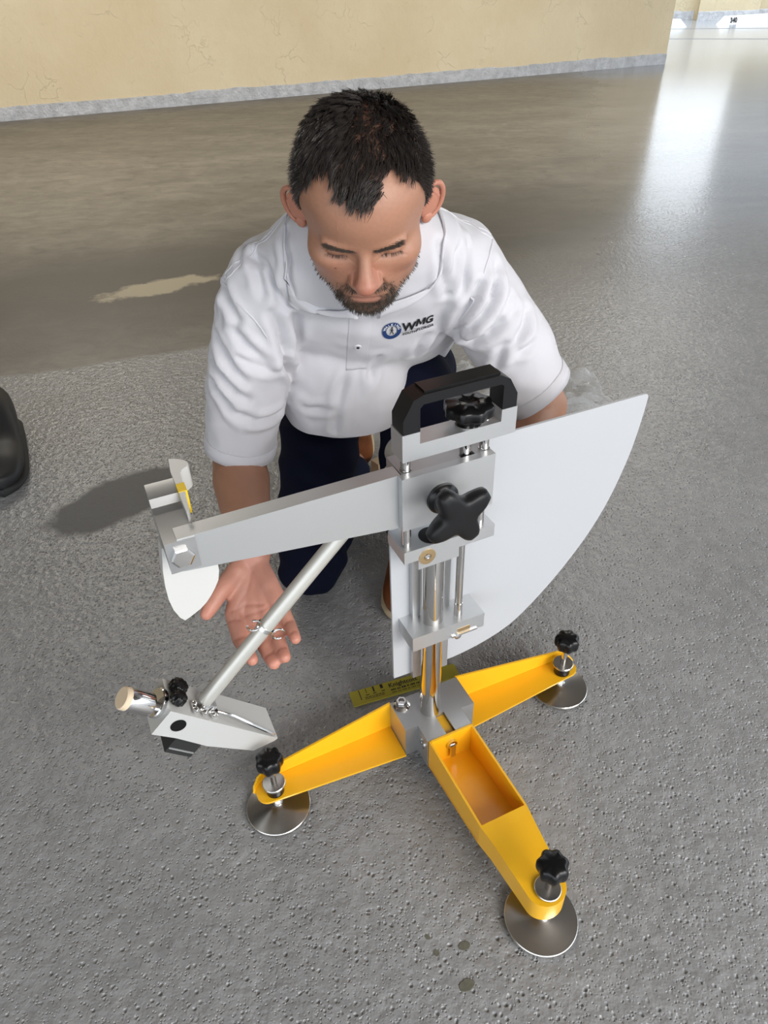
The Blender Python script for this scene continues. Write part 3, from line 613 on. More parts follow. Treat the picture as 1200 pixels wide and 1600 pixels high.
# ---- head: smooth union of ellipsoids, solved radially
def smin(ds, k): 
    ds = np.stack(ds); m = ds.min(0); return m-k*np.log(np.exp(-(ds-m)/k).sum(0))
def dell(p, c, r): r = np.array(r); q = (p-np.array(c))/r; l = np.linalg.norm(q, axis=1); g = np.linalg.norm(q/r, axis=1); return l*(l-1)/np.maximum(g, 1e-9)
def dcap(p, a, b, ra, rb): a, b = np.array(a), np.array(b); t = np.clip(seg_t(p, a, b), 0, 1)[:, None]; return np.linalg.norm(p-(a+(b-a)*t), axis=1)-(ra+(rb-ra)*t[:, 0])
def head_field(p):
    q = p.copy(); q[:, 0] = np.abs(q[:, 0])
    big = [dell(q, (0, -.014, .038), (.0765, .098, .080)), dell(q, (0, .022, .045), (.068, .068, .064)), dell(q, (0, .026, -.028), (.060, .060, .080)), dell(q, (0, .036, -.072), (.049, .049, .044)),
           dell(q, (.046, .02, -.055), (.018, .04, .035)), dell(q, (0, .073, -.101), (.024, .02, .018)), dell(q, (.043, .053, -.022), (.022, .024, .019)), dell(q, (0, .074, -.07), (.033, .022, .028))]
    d = smin(big, .009)
    fine = [d, dell(q, (.023, .0765, .017), (.027, .0125, .0085)), dcap(q, (0, .084, .006), (0, .109, -.030), .0075, .0098), dell(q, (0, .1105, -.0325), (.0115, .0115, .0100)), dell(q, (.0125, .098, -.0375), (.0080, .0105, .0078))]
    d = smin(fine, .0035)
    # eye sockets, then the closed lids
    e = np.exp(-(((q[:, 0]-.031)/.017)**2+((q[:, 2]+.002)/.011)**2)*1.0)*(q[:, 1] > .03); d = d+.0085*e
    d = smin([d, dell(q, (.0315, .0665, -.001), (.0155, .0145, .0115))], .002)
    d = d+.0011*np.exp(-(((q[:, 0]-.0315)/.015)**2+((q[:, 2]+.0078+.22*(q[:, 0]-.0315)**2/.015)/.0018)**2))*(q[:, 1] > .05)   # lash line
    # nasolabial crease, philtrum, lips
    na = np.array((.018, -.043)); nb = np.array((.033, -.072)); pt = q[:, [0, 2]]; tt = np.clip(((pt-na)@(nb-na))/((nb-na)@(nb-na)), 0, 1)[:, None]
    d = d+.0022*np.exp(-(np.linalg.norm(pt-(na+(nb-na)*tt), axis=1)/.0035)**2)*(q[:, 1] > .04)
    d = smin([d, dell(q, (0, .0915, -.0645), (.022, .0065, .0048)), dell(q, (0, .0905, -.0755), (.019, .0075, .0060))], .0018)
    d = d+.0030*np.exp(-((q[:, 2]+.0700)/.0016)**2-(q[:, 0]/.022)**4)*(q[:, 1] > .06)
    d = d+.003*np.exp(-((q[:, 2]+.088)/.006)**2-(q[:, 0]/.018)**2)*(q[:, 1] > .06)
    # temples
    d = d+.0035*np.exp(-((q[:, 1]-.055)/.02)**2-((q[:, 2]-.035)/.025)**2)*(q[:, 0] > .03)
    return d
NU, NV = 400, 300
th_ = np.linspace(0, PI, NV+1)[1:-1]; ph_ = np.linspace(0, 2*PI, NU, endpoint=False)
# finer sampling towards the face (phi = 0 is straight ahead, +y)
ph_ = ph_-.55*np.sin(ph_); tt_ = th_
TH, PH = np.meshgrid(tt_, ph_, indexing='ij')
D = np.stack([np.sin(TH)*np.sin(PH), np.sin(TH)*np.cos(PH), np.cos(TH)], -1).reshape(-1, 3)
D = np.concatenate([[[0, 0, 1.]], D, [[0, 0, -1.]]]); OC = np.array((0, .012, -.008))
lo = np.full(len(D), .03); hi = np.full(len(D), .17)
for _ in range(20):
    mid = (lo+hi)/2; ins = head_field(OC+D*mid[:, None]) < 0; lo = np.where(ins, mid, lo); hi = np.where(ins, hi, mid)
HL = OC+D*((lo+hi)/2)[:, None]       # head surface, head-local
nv = NV-1; L = len(HL)-1; HF = []
for j in range(NU): HF.append((0, 1+(j+1) % NU, 1+j)); HF.append((L, L-NU+j, L-NU+(j+1) % NU))
for i in range(nv-1):
    for j in range(NU): a = 1+i*NU+j; b = 1+i*NU+(j+1) % NU; HF.append((a, b, b+NU, a+NU))
# ears
def ear(s):
    c = V3(s*.0785, -.010, -.013); out = []
    e_up = V3(s*.16, -.22, .96); e_up /= np.linalg.norm(e_up); e_out = V3(s*.80, -.60, 0); e_out -= e_up*(e_out@e_up); e_out /= np.linalg.norm(e_out); e_n = np.cross(e_up, e_out)
    pts = []; rr = []
    for a in np.linspace(-.25*PI, 1.12*PI, 22):
        pts.append(c+e_out*(.016+.017*math.cos(a-.25*PI+.5))+e_up*(.006+.029*math.sin(a))); rr.append(.0042)
    pts = []; 
    for a in np.linspace(R(-75), R(200), 24):
        rx = .018; rz = .027; pts.append(c+e_out*(.008+rx*math.cos(a))+e_up*(rz*math.sin(a)+.002))
    out.append(capsule(pts, [.0042-.0012*abs(i-12)/12 for i in range(24)], 8))
    out.append(ellipsoid(c+e_out*.006, (.016, .0035, .023), [e_out, e_n, e_up], 18, 12)); out.append(ellipsoid(c+e_out*.007-e_up*.023, (.008, .005, .009), [e_out, e_n, e_up], 14, 10))
    out.append(capsule([c+e_out*.004+e_up*.02, c+e_out*.017+e_up*.008, c+e_out*.016-e_up*.012], (.003, .0036, .003), 8))
    return out
ears = ear(-1)+ear(1)
# colours (albedo) by position on the head: skin, ruddy nose and cheeks, lips, shaved hair, beard shadow
def hairline(p):
    a = np.degrees(np.abs(np.arctan2(p[:, 0], p[:, 1]-.0)))
    return np.interp(a, [0, 8, 16, 26, 36, 46, 55, 64, 72, 82, 92, 104, 130, 180], [.077, .080, .087, .098, .103, .097, .080, .052, .020, .0, .010, .022, -.02, -.055])
def hair_amt(p): return smoothstep(-.003, .006, p[:, 2]-hairline(p)+.003*nz(p, 150.))
def beard_amt(p):
    x = np.abs(p[:, 0]); y = p[:, 1]; z = p[:, 2]
    chin = smoothstep(.047, .034, np.sqrt((x*.95)**2+((z+.094)*1.1)**2))*(y > .03)*smoothstep(-.060, -.071, z)
    must = np.exp(-((x-.018)/.017)**2-((z+.0555)/.006)**2)*(y > .05)
    side = np.exp(-((x-.032)/.008)**2-((z+.072)/.017)**2)*(y > .03)
    jaw = .42*smoothstep(-.035, -.058, z+.18*np.maximum(0, y-.01)-.0)*smoothstep(-.03, .0, y)*(x > .03)
    lips = np.exp(-((x)/.02)**4-((z+.0705)/.0085)**4)*(y > .05)
    return np.clip(np.maximum.reduce([chin, must*1.1, side, jaw]), 0, 1)*(1-lips)
def head_colour(p):
    n = len(p); skin = np.tile(np.array([.41, .205, .130]), (n, 1)); x = np.abs(p[:, 0]); y = p[:, 1]; z = p[:, 2]
    red = np.exp(-(x/.018)**2-((z+.033)/.018)**2)*(y > .085)*.75+np.exp(-((x-.045)/.02)**2-((z+.035)/.018)**2)*.25
    red = np.clip(red+.10*nz(p, 90.), 0, 1)[:, None]; skin = skin*(1-red)+np.array([.44, .155, .105])*red
    lip = (np.exp(-(x/.019)**4-((z+.0705)/.0085)**4)*(y > .06))[:, None]; skin = skin*(1-.6*lip)+.6*lip*np.array([.36, .15, .12])
    skin *= (1+.06*nz(p, 260.))[:, None]
    hm = (hair_amt(p)*np.where(p[:, 2] > .085, .35, .85))[:, None]; skin = skin*(1-hm)+hm*np.array([.055, .045, .040])
    bd = (.62*beard_amt(p))[:, None]; skin = skin*(1-bd)+bd*np.array([.06, .045, .035])
    return skin
mole = np.linalg.norm(HL-HL[np.argmin(np.abs(HL[:, 0]+.036)+np.abs(HL[:, 2]+.026)+(HL[:, 1] < .03))], axis=1)
hc = head_colour(HL); hc[mole < .0014] = (.20, .09, .06)
bv = verts_of(me_b); bf = [tuple(p.vertices) for p in me_b.polygons]
crease = [[(-.236, .800, .306), (-.222, .822, .318), (-.214, .85, .335)], [(-.246, .797, .300), (-.222, .806, .306), (-.196, .808, .304)], [(-.172, .806, .309), (-.196, .800, .300), (-.224, .795, .293)]]
for k_ in ('index', 'middle', 'ring', 'little'):
    J_ = np.array(fingers[k_][0])
    for j_ in (0, 1, 2):
        sd_ = np.cross(J_[j_+1]-J_[max(0, j_-1) if j_ else 0], palm_n) if j_ else np.array(fingers['little'][0][0])-np.array(fingers['index'][0][0]); sd_ = sd_/np.linalg.norm(sd_)
        c_ = J_[j_] if j_ else J_[0]*.72+J_[1]*.28
        crease.append([tuple(c_+palm_n*.010-sd_*.009), tuple(c_+palm_n*.0105+sd_*.009)])
nb_ = normals_of(me_b); cd_ = np.full(len(bv), 9.)
for pts in crease:
    for a_, b_ in zip(pts, pts[1:]):
        a_, b_ = np.array(a_), np.array(b_); t_ = np.clip(seg_t(bv, a_, b_), 0, 1)[:, None]; w_ = bv-(a_+(b_-a_)*t_); w_ = w_-nb_*np.einsum('ij,ij->i', w_, nb_)[:, None]; far_ = np.linalg.norm(bv-(a_+(b_-a_)*t_), axis=1) > .012
        cd_ = np.minimum(cd_, np.linalg.norm(w_, axis=1)+far_*9)
cr_ = np.exp(-(cd_/.0022)**2)*(nb_@palm_n > .1); bv = bv-nb_*(.0011*cr_)[:, None]
sk = np.tile(np.array([.38, .19, .118]), (len(bv), 1)); 
dh = np.min([np.linalg.norm(bv-c, axis=1) for c in (V3(-.21, .83, .325), V3(-.2, .76, .28), V3(-.26, .80, .33))], axis=0); pr = smoothstep(.085, .045, dh)[:, None]
sk = sk*(1-pr)+pr*np.array([.55, .255, .185]); sk *= (1+.10*nz(bv, 45.))[:, None]; sk = sk*(1-.35*cr_[:, None])+.35*cr_[:, None]*np.array([.36, .12, .085])
tips = np.min([np.linalg.norm(bv-np.array(F_[0][-1]), axis=1) for F_ in fingers.values()], axis=0); tp = (.5*smoothstep(.02, .006, tips))[:, None]; sk = sk*(1-tp)+tp*np.array([.64, .25, .18])
ev = []; ef = []; k = len(bv)
allv = [bv]; allf = list(bf); cols = [sk]
allv.append(h2w(HL)); allf += [tuple(i+k for i in f) for f in HF]; cols.append(hc); k += len(HL)
for v, f in ears:
    allv.append(h2w(v)); allf += [tuple(i+k for i in q) for q in f]; cols.append(np.tile(np.array([.52, .225, .150]), (len(v), 1))); k += len(v)
me = bpy.data.meshes.new('body'); me.from_pydata(np.concatenate(allv).tolist(), [], allf); me.update()
ca = me.color_attributes.new('albedo', 'FLOAT_COLOR', 'POINT'); cc = np.concatenate(cols); ca.data.foreach_set('color', np.concatenate([np.clip(cc, 0, 1), np.ones((len(cc), 1))], 1).ravel())
shade(me, 180)
M_skin = mat('skin', rough=.46, **{'Subsurface Weight': .0, 'Subsurface Radius': (.008, .003, .0015), 'Subsurface Scale': 1.0}); t = NT(M_skin); p_ = t.pos()
t.set('Base Color', t.n('ShaderNodeVertexColor', layer_name='albedo').outputs[0]); t.set('Normal', t.bump(t.math('ADD', t.noise(p_, 420, 3), t.math('MULTIPLY', t.noise(p_, 120, 2), .8)), .22, .0012))
to_local(link('body', me, M_skin))
bpy.data.meshes.remove(me_b)
# palm creases and nails are small: nails as parts
bm = new()
# ---- strands
def strands(name, roots, mids, tips_, r0, m, parent=PER, label=None):
    """three-sided tapered hairs through root, two control points and tip; arrays (n,3)"""
    n = len(roots); rows = [roots]+mids+[tips_]; nr = len(rows); vs = np.empty((n, nr, 3, 3)); ref = rng.normal(size=(n, 3))
    for i, p in enumerate(rows):
        t_ = (rows[min(i+1, nr-1)]-rows[max(i-1, 0)]); t_ /= np.linalg.norm(t_, axis=1)[:, None]+1e-9
        u_ = np.cross(t_, ref); u_ /= np.linalg.norm(u_, axis=1)[:, None]+1e-9; w_ = np.cross(t_, u_); rr = r0*(1-.8*(i/(nr-1))**1.5)
        for k in range(3): a = 2*PI*k/3; vs[:, i, k] = p+(u_*math.cos(a)+w_*math.sin(a))*np.reshape(rr, (-1, 1))
    V = vs.reshape(-1, 3); base = (np.arange(n)*nr*3)[:, None, None]
    q = np.array([[i*3+k, i*3+(k+1) % 3, i*3+3+(k+1) % 3, i*3+3+k] for i in range(nr-1) for k in range(3)])[None]
    Fq = (base+q).reshape(-1, 4)
    me = bpy.data.meshes.new(name); me.vertices.add(len(V)); me.vertices.foreach_set('co', V.ravel()); me.loops.add(Fq.size); me.loops.foreach_set('vertex_index', Fq.ravel())
    me.polygons.add(len(Fq)); me.polygons.foreach_set('loop_start', np.arange(0, Fq.size, 4)); me.update(calc_edges=True); shade(me, 180)
    o = to_local(link(name, me, m), parent)
    if label: o['label'] = label
    return o
M_hair = mat('dark_hair', (.038, .031, .028), .36); M_beard = mat('beard_hair', (.058, .041, .029), .5)
HW = h2w(HL)
# area-weighted random points on the head
tri = np.array([(f[0], f[1], f[2]) for f in HF]+[(f[0], f[2], f[3]) for f in HF if len(f) == 4]); A, B, Cc = HL[tri[:, 0]], HL[tri[:, 1]], HL[tri[:, 2]]
fn = np.cross(B-A, Cc-A); ar = np.linalg.norm(fn, axis=1)/2; fn = fn/(2*ar[:, None]+1e-15); fn *= np.sign(np.einsum('ij,ij->i', fn, (A+B+Cc)/3-OC))[:, None]
def sample(n, dens):
    w_ = ar*dens((A+B+Cc)/3); idx = rng.choice(len(tri), n, p=w_/w_.sum()); u_, v_ = rng.random(n), rng.random(n); s = u_+v_ > 1; u_[s] = 1-u_[s]; v_[s] = 1-v_[s]
    return A[idx]+(B[idx]-A[idx])*u_[:, None]+(Cc[idx]-A[idx])*v_[:, None], fn[idx]
def unit(v): return v/(np.linalg.norm(v, axis=1)[:, None]+1e-12)
def topness(p): return smoothstep(.070, .096, p[:, 2]-.12*np.maximum(0, np.abs(p[:, 0])-.045)*5)
# long hair on top, combed forward in clumps
def flow(p):
    f_ = np.stack([-.28-.9*p[:, 0]/.07*0+np.sign(p[:, 0])*.35*np.minimum(1, np.abs(p[:, 0])/.05)+.5*nz(p, 35., 3.), .85+.5*nz(p, 30., 9.), np.zeros(len(p))], 1); return f_
def tops(p): return hair_amt(p)*topness(p)*(1-.45*np.exp(-((p[:, 0]-.012-.15*(p[:, 1]))/.014)**2)*(p[:, 1] < .06))
n_top = 6500; p, nn = sample(n_top, tops); pc, pcn = sample(420, tops)
def tipoff(p, nn, L_, lift):
    f_ = flow(p); f_ = unit(f_-nn*np.einsum('ij,ij->i', f_, nn)[:, None]); return f_, unit(f_+nn*lift[:, None])*L_[:, None]
back = smoothstep(.0, -.06, p[:, 1])
front = smoothstep(.02, .07, p[:, 1]); Ls = .017+.010*rng.random(n_top)-.004*front; lf = .22+.25*rng.random(n_top)+.12*back; f_, of = tipoff(p, nn, Ls, lf)
Lc = .018+.009*rng.random(420)-.005*smoothstep(.02, .07, pc[:, 1]); cb = smoothstep(0, -.06, pc[:, 1]); fc, oc = tipoff(pc, pcn, Lc, (.22+.3*rng.random(420)+.15*cb))
ci = np.array([np.argmin(((pc-q)**2).sum(1)) for q in p])
tip = p+of; ct_ = pc[ci]+oc[ci]; pull = .62; tip = tip*(1-pull)+ct_*pull+rng.normal(size=(n_top, 3))*.0012
m1 = p+(tip-p)*.33+nn*.0030; m2 = p+(tip-p)*.68+nn*.0022
strands('hair', h2w(p), [h2w(m1), h2w(m2)], h2w(tip), np.full(n_top, .00055), M_hair)
# short sides
n_s = 9000; p, nn = sample(n_s, lambda q: hair_amt(q)*(1-topness(q))*smoothstep(-.0, .03, q[:, 2]-hairline(q)+.018)); L_ = (.0035+.009*smoothstep(.01, .08, p[:, 2]))*(.7+.6*rng.random(n_s))
d_ = unit(nn*.75+np.stack([np.zeros(n_s), .35*np.ones(n_s), -.45*np.ones(n_s)], 1)+rng.normal(size=(n_s, 3))*.12); tip = p+d_*L_[:, None]
strands('hair', h2w(p), [h2w(p+(tip-p)*.5+nn*.0004)], h2w(tip), np.full(n_s, .00042), M_hair, label='short clipped hair at the sides')
# beard and moustache
n_b = 2400; p, nn = sample(n_b, lambda q: np.maximum(0, beard_amt(q)-.25)*(q[:, 2] < -.045)); L_ = (.0035+.0035*rng.random(n_b))*(.5+.7*beard_amt(p)); d_ = unit(nn*.6+np.stack([p[:, 0]*4, .1*np.ones(n_b), -.75*np.ones(n_b)], 1)+rng.normal(size=(n_b, 3))*.18); tip = p+d_*L_[:, None]
strands('beard', h2w(p), [h2w(p+(tip-p)*.5+nn*.0004)], h2w(tip), np.full(n_b, .00038), M_beard)
# eyebrows and lashes
for s in (-1, 1):
    def browd(q): x = q[:, 0]*s; return np.exp(-((q[:, 2]-(.0115+.27*(np.minimum(x, .040)-.012)-.2*np.maximum(0, x-.040)))/.0025)**2)*smoothstep(.008, .014, x)*smoothstep(.047, .040, x)*(q[:, 1] > .04)
    n_e = 300; p, nn = sample(n_e, browd); d_ = unit(nn*.35+np.stack([s*np.ones(n_e), -.2*np.ones(n_e), .05*np.ones(n_e)], 1)+rng.normal(size=(n_e, 3))*.15); tip = p+d_*(.005+.003*rng.random(n_e))[:, None]
    strands('eyebrow', h2w(p), [h2w(p+(tip-p)*.5+nn*.0006)], h2w(tip), np.full(n_e, .00024), M_beard)
    def lashd(q): x = q[:, 0]*s; return np.exp(-((q[:, 2]+.0072)/.0010)**2)*smoothstep(.017, .022, x)*smoothstep(.047, .042, x)*(q[:, 1] > .05)
    n_l = 60; p, nn = sample(n_l, lashd); d_ = unit(nn*.9+np.stack([.25*(p[:, 0]-s*.0315)/.015, np.zeros(n_l), -.45*np.ones(n_l)], 1)); tip = p+d_*(.0045+.002*rng.random(n_l))[:, None]
    strands('eyelashes', h2w(p), [h2w(p+(tip-p)*.5)], h2w(tip), np.full(n_l, .00016), M_hair)

# ---------------------------------------------------------------- polo shirt
def fabric(name, c, bump=.25, scale=900, rough=.85, sheen=.2):
    m = mat(name, c, rough, 0, **{'Sheen Weight': sheen}); t = NT(m); p = t.pos()
    h = t.math('ADD', t.noise(p, scale, 2), t.math('MULTIPLY', t.noise(p, 60, 4, .6), .5)); t.set('Normal', t.bump(h, bump, .0012)); return m
M_shirt = fabric('white_pique', (.64, .63, .665)); M_navy = fabric('navy_cotton', (.0042, .0055, .0165), .2, 700, .85, 0); M_navy.node_tree.nodes['Principled BSDF'].inputs['Specular IOR Level'].default_value = .12
hemR = elR+(shR-elR)*.075; hemL = elL+(shL-elL)*.10
dR = (elR-shR)/np.linalg.norm(elR-shR); dL = (elL-shL)/np.linalg.norm(elL-shL)
sol = [capsule([shR+V3(.02, .0, -.005), shR*.45+elR*.55, elR+dR*.06], (.066, .066, .059), 24), capsule([shL+V3(-.02, 0, -.005), shL*.45+elL*.55, elL+dL*.06], (.066, .066, .060), 24),
       capsule([shR+V3(.02, .02, .0), neck+V3(0, .03, -.030), shL+V3(-.02, .02, .0)], (.062, .075, .062), 24),
       ellipsoid(ctr(.05, -.01), (.170, .095, .16), M3, 28, 20), ellipsoid(ctr(.28, .0), (.185, .118, .22), M3, 28, 20), ellipsoid(ctr(.62, .005), (.172, .125, .24), M3, 28, 20), ellipsoid(ctr(.88, .0), (.175, .125, .20), M3, 28, 20), ellipsoid(V3(-.068, 1.150, .535), (.120, .082, .17), None, 28, 20)]
ms = fuse(sol, .0045, 16, .6)
v = verts_of(ms); n_ = normals_of(ms)
# folds: sleeves wrap diagonally, body pulls from the armpits
def fold(p, axis, f, seed, warp=1.2): 
    s = p@np.array(axis); return np.sin(s*f+warp*2.6*nz(p, 7., seed)+warp*1.2*nz(p, 18., seed+4))
def ridge(x): return 1-2*np.abs(x)**.8
armR = smoothstep(.30, .0, np.abs(0)*v[:, 0])*0
tR = seg_t(v, shR, elR); dRr = np.linalg.norm(v-(shR+(elR-shR)*np.clip(tR, 0, 1)[:, None]), axis=1); wR = smoothstep(.095, .075, dRr)*smoothstep(.0, .35, tR)
tL = seg_t(v, shL, elL); dLl = np.linalg.norm(v-(shL+(elL-shL)*np.clip(tL, 0, 1)[:, None]), axis=1); wL = smoothstep(.095, .075, dLl)*smoothstep(.0, .35, tL)
disp = .0070*wR*smoothstep(1.0, .8, tR)*fold(v, (-.55, -.25, .80), 95, 1.)+.0070*wL*smoothstep(1.0, .8, tL)*fold(v, (.60, -.2, .80), 100, 5.)
wt = (1-wR)*(1-wL)
disp += wt*(.0055*fold(v, (.8, .3, -.5), 70, 2.)*smoothstep(.02, .12, -v[:, 0])+.0055*fold(v, (.75, -.2, .6), 75, 8.)*smoothstep(.0, .10, v[:, 0]))
FOLDS = [(6,[(-0.247,1.045,0.653),(-0.237,1.029,0.633),(-0.225,1.019,0.61),(-0.213,1.017,0.593)]),(6,[(-0.263,1.053,0.616),(-0.243,1.026,0.594),(-0.225,1.018,0.569),(-0.214,1.019,0.556)]),(6,[(-0.263,1.037,0.578),(-0.251,1.025,0.559),(-0.24,1.021,0.532),(-0.225,1.022,0.513)]),(8,[(-0.225,1.02,0.529),(-0.206,1.027,0.512),(-0.188,1.039,0.509),(-0.175,1.058,0.508),(-0.167,1.08,0.516)]),(6,[(-0.213,1.02,0.673),(-0.202,1.015,0.653),(-0.188,1.014,0.636),(-0.172,1.021,0.617)]),(5,[(-0.212,1.016,0.629),(-0.192,1.016,0.618),(-0.178,1.02,0.608),(-0.163,1.031,0.598)]),(10,[(-0.15,1.039,0.609),(-0.149,1.077,0.567)]),(7,[(-0.153,1.013,0.699),(-0.148,1.021,0.67),(-0.147,1.03,0.638),(-0.149,1.037,0.615)]),(5,[(-0.122,1.011,0.815),(-0.12,0.992,0.784),(-0.121,0.998,0.745),(-0.126,1.015,0.716)]),(6,[(-0.12,1.027,0.692),(-0.126,1.045,0.653),(-0.135,1.06,0.61)]),(5,[(-0.176,1.043,0.776),(-0.167,1.019,0.751),(-0.163,1.012,0.73)]),(6,[(-0.225,1.051,0.732),(-0.217,1.03,0.711),(-0.207,1.019,0.69)]),(5,[(-0.172,1.04,0.775),(-0.153,1.019,0.765),(-0.141,1.012,0.737),(-0.14,1.016,0.71)]),(4,[(-0.185,1.081,0.781),(-0.194,1.041,0.766)]),(5,[(0.087,0.989,0.797),(0.093,0.992,0.759),(0.101,1.016,0.719)]),(4,[(0.12,1.057,0.807),(0.109,1.003,0.779),(0.105,1.009,0.736)]),(5,[(0.129,1.029,0.784),(0.127,1.02,0.749),(0.127,1.021,0.716)]),(5,[(0.177,1.046,0.749),(0.177,1.035,0.731),(0.171,1.027,0.712)]),(9,[(0.149,1.022,0.726),(0.137,1.022,0.696),(0.127,1.03,0.674),(0.119,1.052,0.647)]),(9,[(0.176,1.031,0.721),(0.172,1.025,0.704),(0.161,1.022,0.685),(0.144,1.026,0.666),(0.127,1.042,0.649),(0.12,1.06,0.637)]),(5,[(0.197,1.036,0.7),(0.182,1.024,0.681),(0.168,1.023,0.67)]),(8,[(0.184,1.024,0.669),(0.17,1.024,0.655),(0.157,1.028,0.643),(0.146,1.036,0.635),(0.133,1.045,0.637)]),(6,[(0.228,1.048,0.675),(0.226,1.036,0.655),(0.216,1.028,0.641),(0.208,1.025,0.63)]),(5,[(0.205,1.034,0.684),(0.189,1.025,0.668),(0.173,1.024,0.652)]),(7,[(0.195,1.024,0.63),(0.193,1.026,0.615),(0.185,1.032,0.595)]),(4,[(0.239,1.033,0.627),(0.225,1.027,0.619),(0.211,1.025,0.615)]),(4,[(0.077,1.055,0.638),(0.066,1.067,0.615),(0.058,1.088,0.59)]),(4,[(0.102,1.073,0.633),(0.091,1.08,0.616),(0.08,1.092,0.596)])]
FOLDS += [(5,[(-.16,1.07,.53),(-.125,1.075,.50),(-.085,1.075,.505)]),(5,[(-.16,1.08,.50),(-.14,1.08,.46)]),(5,[(-.05,1.06,.58),(-.07,1.075,.52),(-.08,1.08,.46)]),(5,[(.0,1.06,.60),(-.02,1.09,.55),(-.03,1.10,.50)]),(5,[(-.235,1.06,.72),(-.25,1.05,.69)])]
def polydist(p, pts):
    best = np.full(len(p), 9.); tb = np.zeros(len(p)); pts = [np.array(q, float) for q in pts]; n = len(pts)-1
    for i in range(n):
        t_ = np.clip(seg_t(p, pts[i], pts[i+1]), 0, 1); d = np.linalg.norm(p-(pts[i]+(pts[i+1]-pts[i])*t_[:, None]), axis=1); m_ = d < best; best[m_] = d[m_]; tb[m_] = ((i+t_)/n)[m_]
    return best, tb
disp *= .15
jit = v+.0015*np.stack([nz(v, 25., 1.), nz(v, 25., 5.), nz(v, 25., 9.)], 1)
for amp, pts in FOLDS:
    lo_, hi_ = np.min(pts, 0)-.06, np.max(pts, 0)+.06; sel = np.all((v > lo_) & (v < hi_), axis=1); q = jit[sel]
    d, t_ = polydist(q, pts); tap = np.sin(np.clip(.12+.76*t_, 0, 1)*PI)**.7; w_ = .0070 if amp > 5 else .0065
    disp[sel] += amp*.0015*tap*(-np.exp(-(d/w_)**2)+.62*np.exp(-((d-2.1*w_)/(1.15*w_))**2))
disp += .0030*nz(v, 14., 3.)+.0016*nz(v, 38., 6.)
v = v+n_*disp[:, None]; set_verts(ms, v)
bm = bmesh.new(); bm.from_mesh(ms); bpy.data.meshes.remove(ms)
def trim(bm, co, no, sel):
    """cut away the part of the selected region lying on the +no side of a plane"""
    no = Vector(no).normalized(); co = Vector(co); fs = [f for f in bm.faces if sel(np.array(f.calc_center_median()))]
    g = list({e for f in fs for e in f.edges})+fs+list({v for f in fs for v in f.verts})
    bmesh.ops.bisect_plane(bm, geom=g, plane_co=co, plane_no=no, dist=1e-6)
    bmesh.ops.delete(bm, geom=[f for f in bm.faces if (f.calc_center_median()-co).dot(no) > 0 and sel(np.array(f.calc_center_median()))], context='FACES')
nearR = lambda q: np.linalg.norm(q-(shR+(elR+dR*.1-shR)*np.clip(seg_t(q, shR, elR+dR*.1), 0, 1))) < .085 and seg_t(q, shR, elR) > .5 and q[0] < -.13+(.02 if q[1] < 1.05 else -.03)
nearL = lambda q: np.linalg.norm(q-(shL+(elL+dL*.1-shL)*np.clip(seg_t(q, shL, elL+dL*.1), 0, 1))) < .085 and seg_t(q, shL, elL) > .5
hemnR = dR+V3(.0, -.10, 0); hemnL = dL+V3(.25, -.12, 0)
trim(bm, hemR, hemnR, nearR); trim(bm, hemL, hemnL, nearL)
# bottom hem and neck opening
trim(bm, (0, 1.15, .437), (-.04, .0, -1), lambda q: not nearR(q) and not nearL(q) and q[1] < 1.33 and q[2] < .50)
hemc = ctr(.84, .10); trim(bm, hemc, ax+nf*.12+V3(.10, 0, 0), lambda q: not nearR(q) and not nearL(q) and seg_t(q, ctr(0.), ctr(1.)) > .5)
nkc = neck+V3(0, -.045, .012); nkn = unit((np.array(h2w((0, 0, 0))[0])-neck)[None])[0]+V3(0, -.25, .1)
bmesh.ops.delete(bm, geom=[f for f in bm.faces if np.linalg.norm((np.array(f.calc_center_median())-(neck+V3(0, -.02, 0)))*np.array([1, .9, .8])) < .070], context='FACES')
big = max((lambda: [list(c) for c in comps(bm)])(), key=len) if 0 else None
me = bpy.data.meshes.new('polo_shirt'); bm.to_mesh(me); 
SB = BVHTree.FromBMesh(bm); bm.free(); shade(me, 180)
shirt = to_local(link('polo_shirt', me, M_shirt)); md = shirt.modifiers.new('thick', 'SOLIDIFY'); md.thickness = .0022; md.offset = 0
def on_shirt(p, off=.002, toward=None):
    """nearest point of the cloth, lifted off along its outward normal"""
    loc, nrm, i, d = SB.find_nearest(Vector(p)); 
    if (Vector(p)-loc).dot(nrm) < 0 and toward is None: pass
    return np.array(loc)+np.array(nrm)*off, np.array(nrm)
# raised seams: armholes and shoulder yokes
def cloth_line(name, pts, r=.0011, off=.0012, m=M_shirt, sub=6):
    P_ = []
    for a, b in zip(pts, pts[1:]):
        for k in range(sub): P_.append(on_shirt(np.array(a)*(1-k/sub)+np.array(b)*(k/sub), off)[0])
    P_.append(on_shirt(pts[-1], off)[0]); bm = new(); tube(bm, P_, r, 6); o = obj(name, bm, m, None, smooth=180); to_local(o); o.parent = shirt; o.matrix_parent_inverse = Matrix.Identity(4); return o
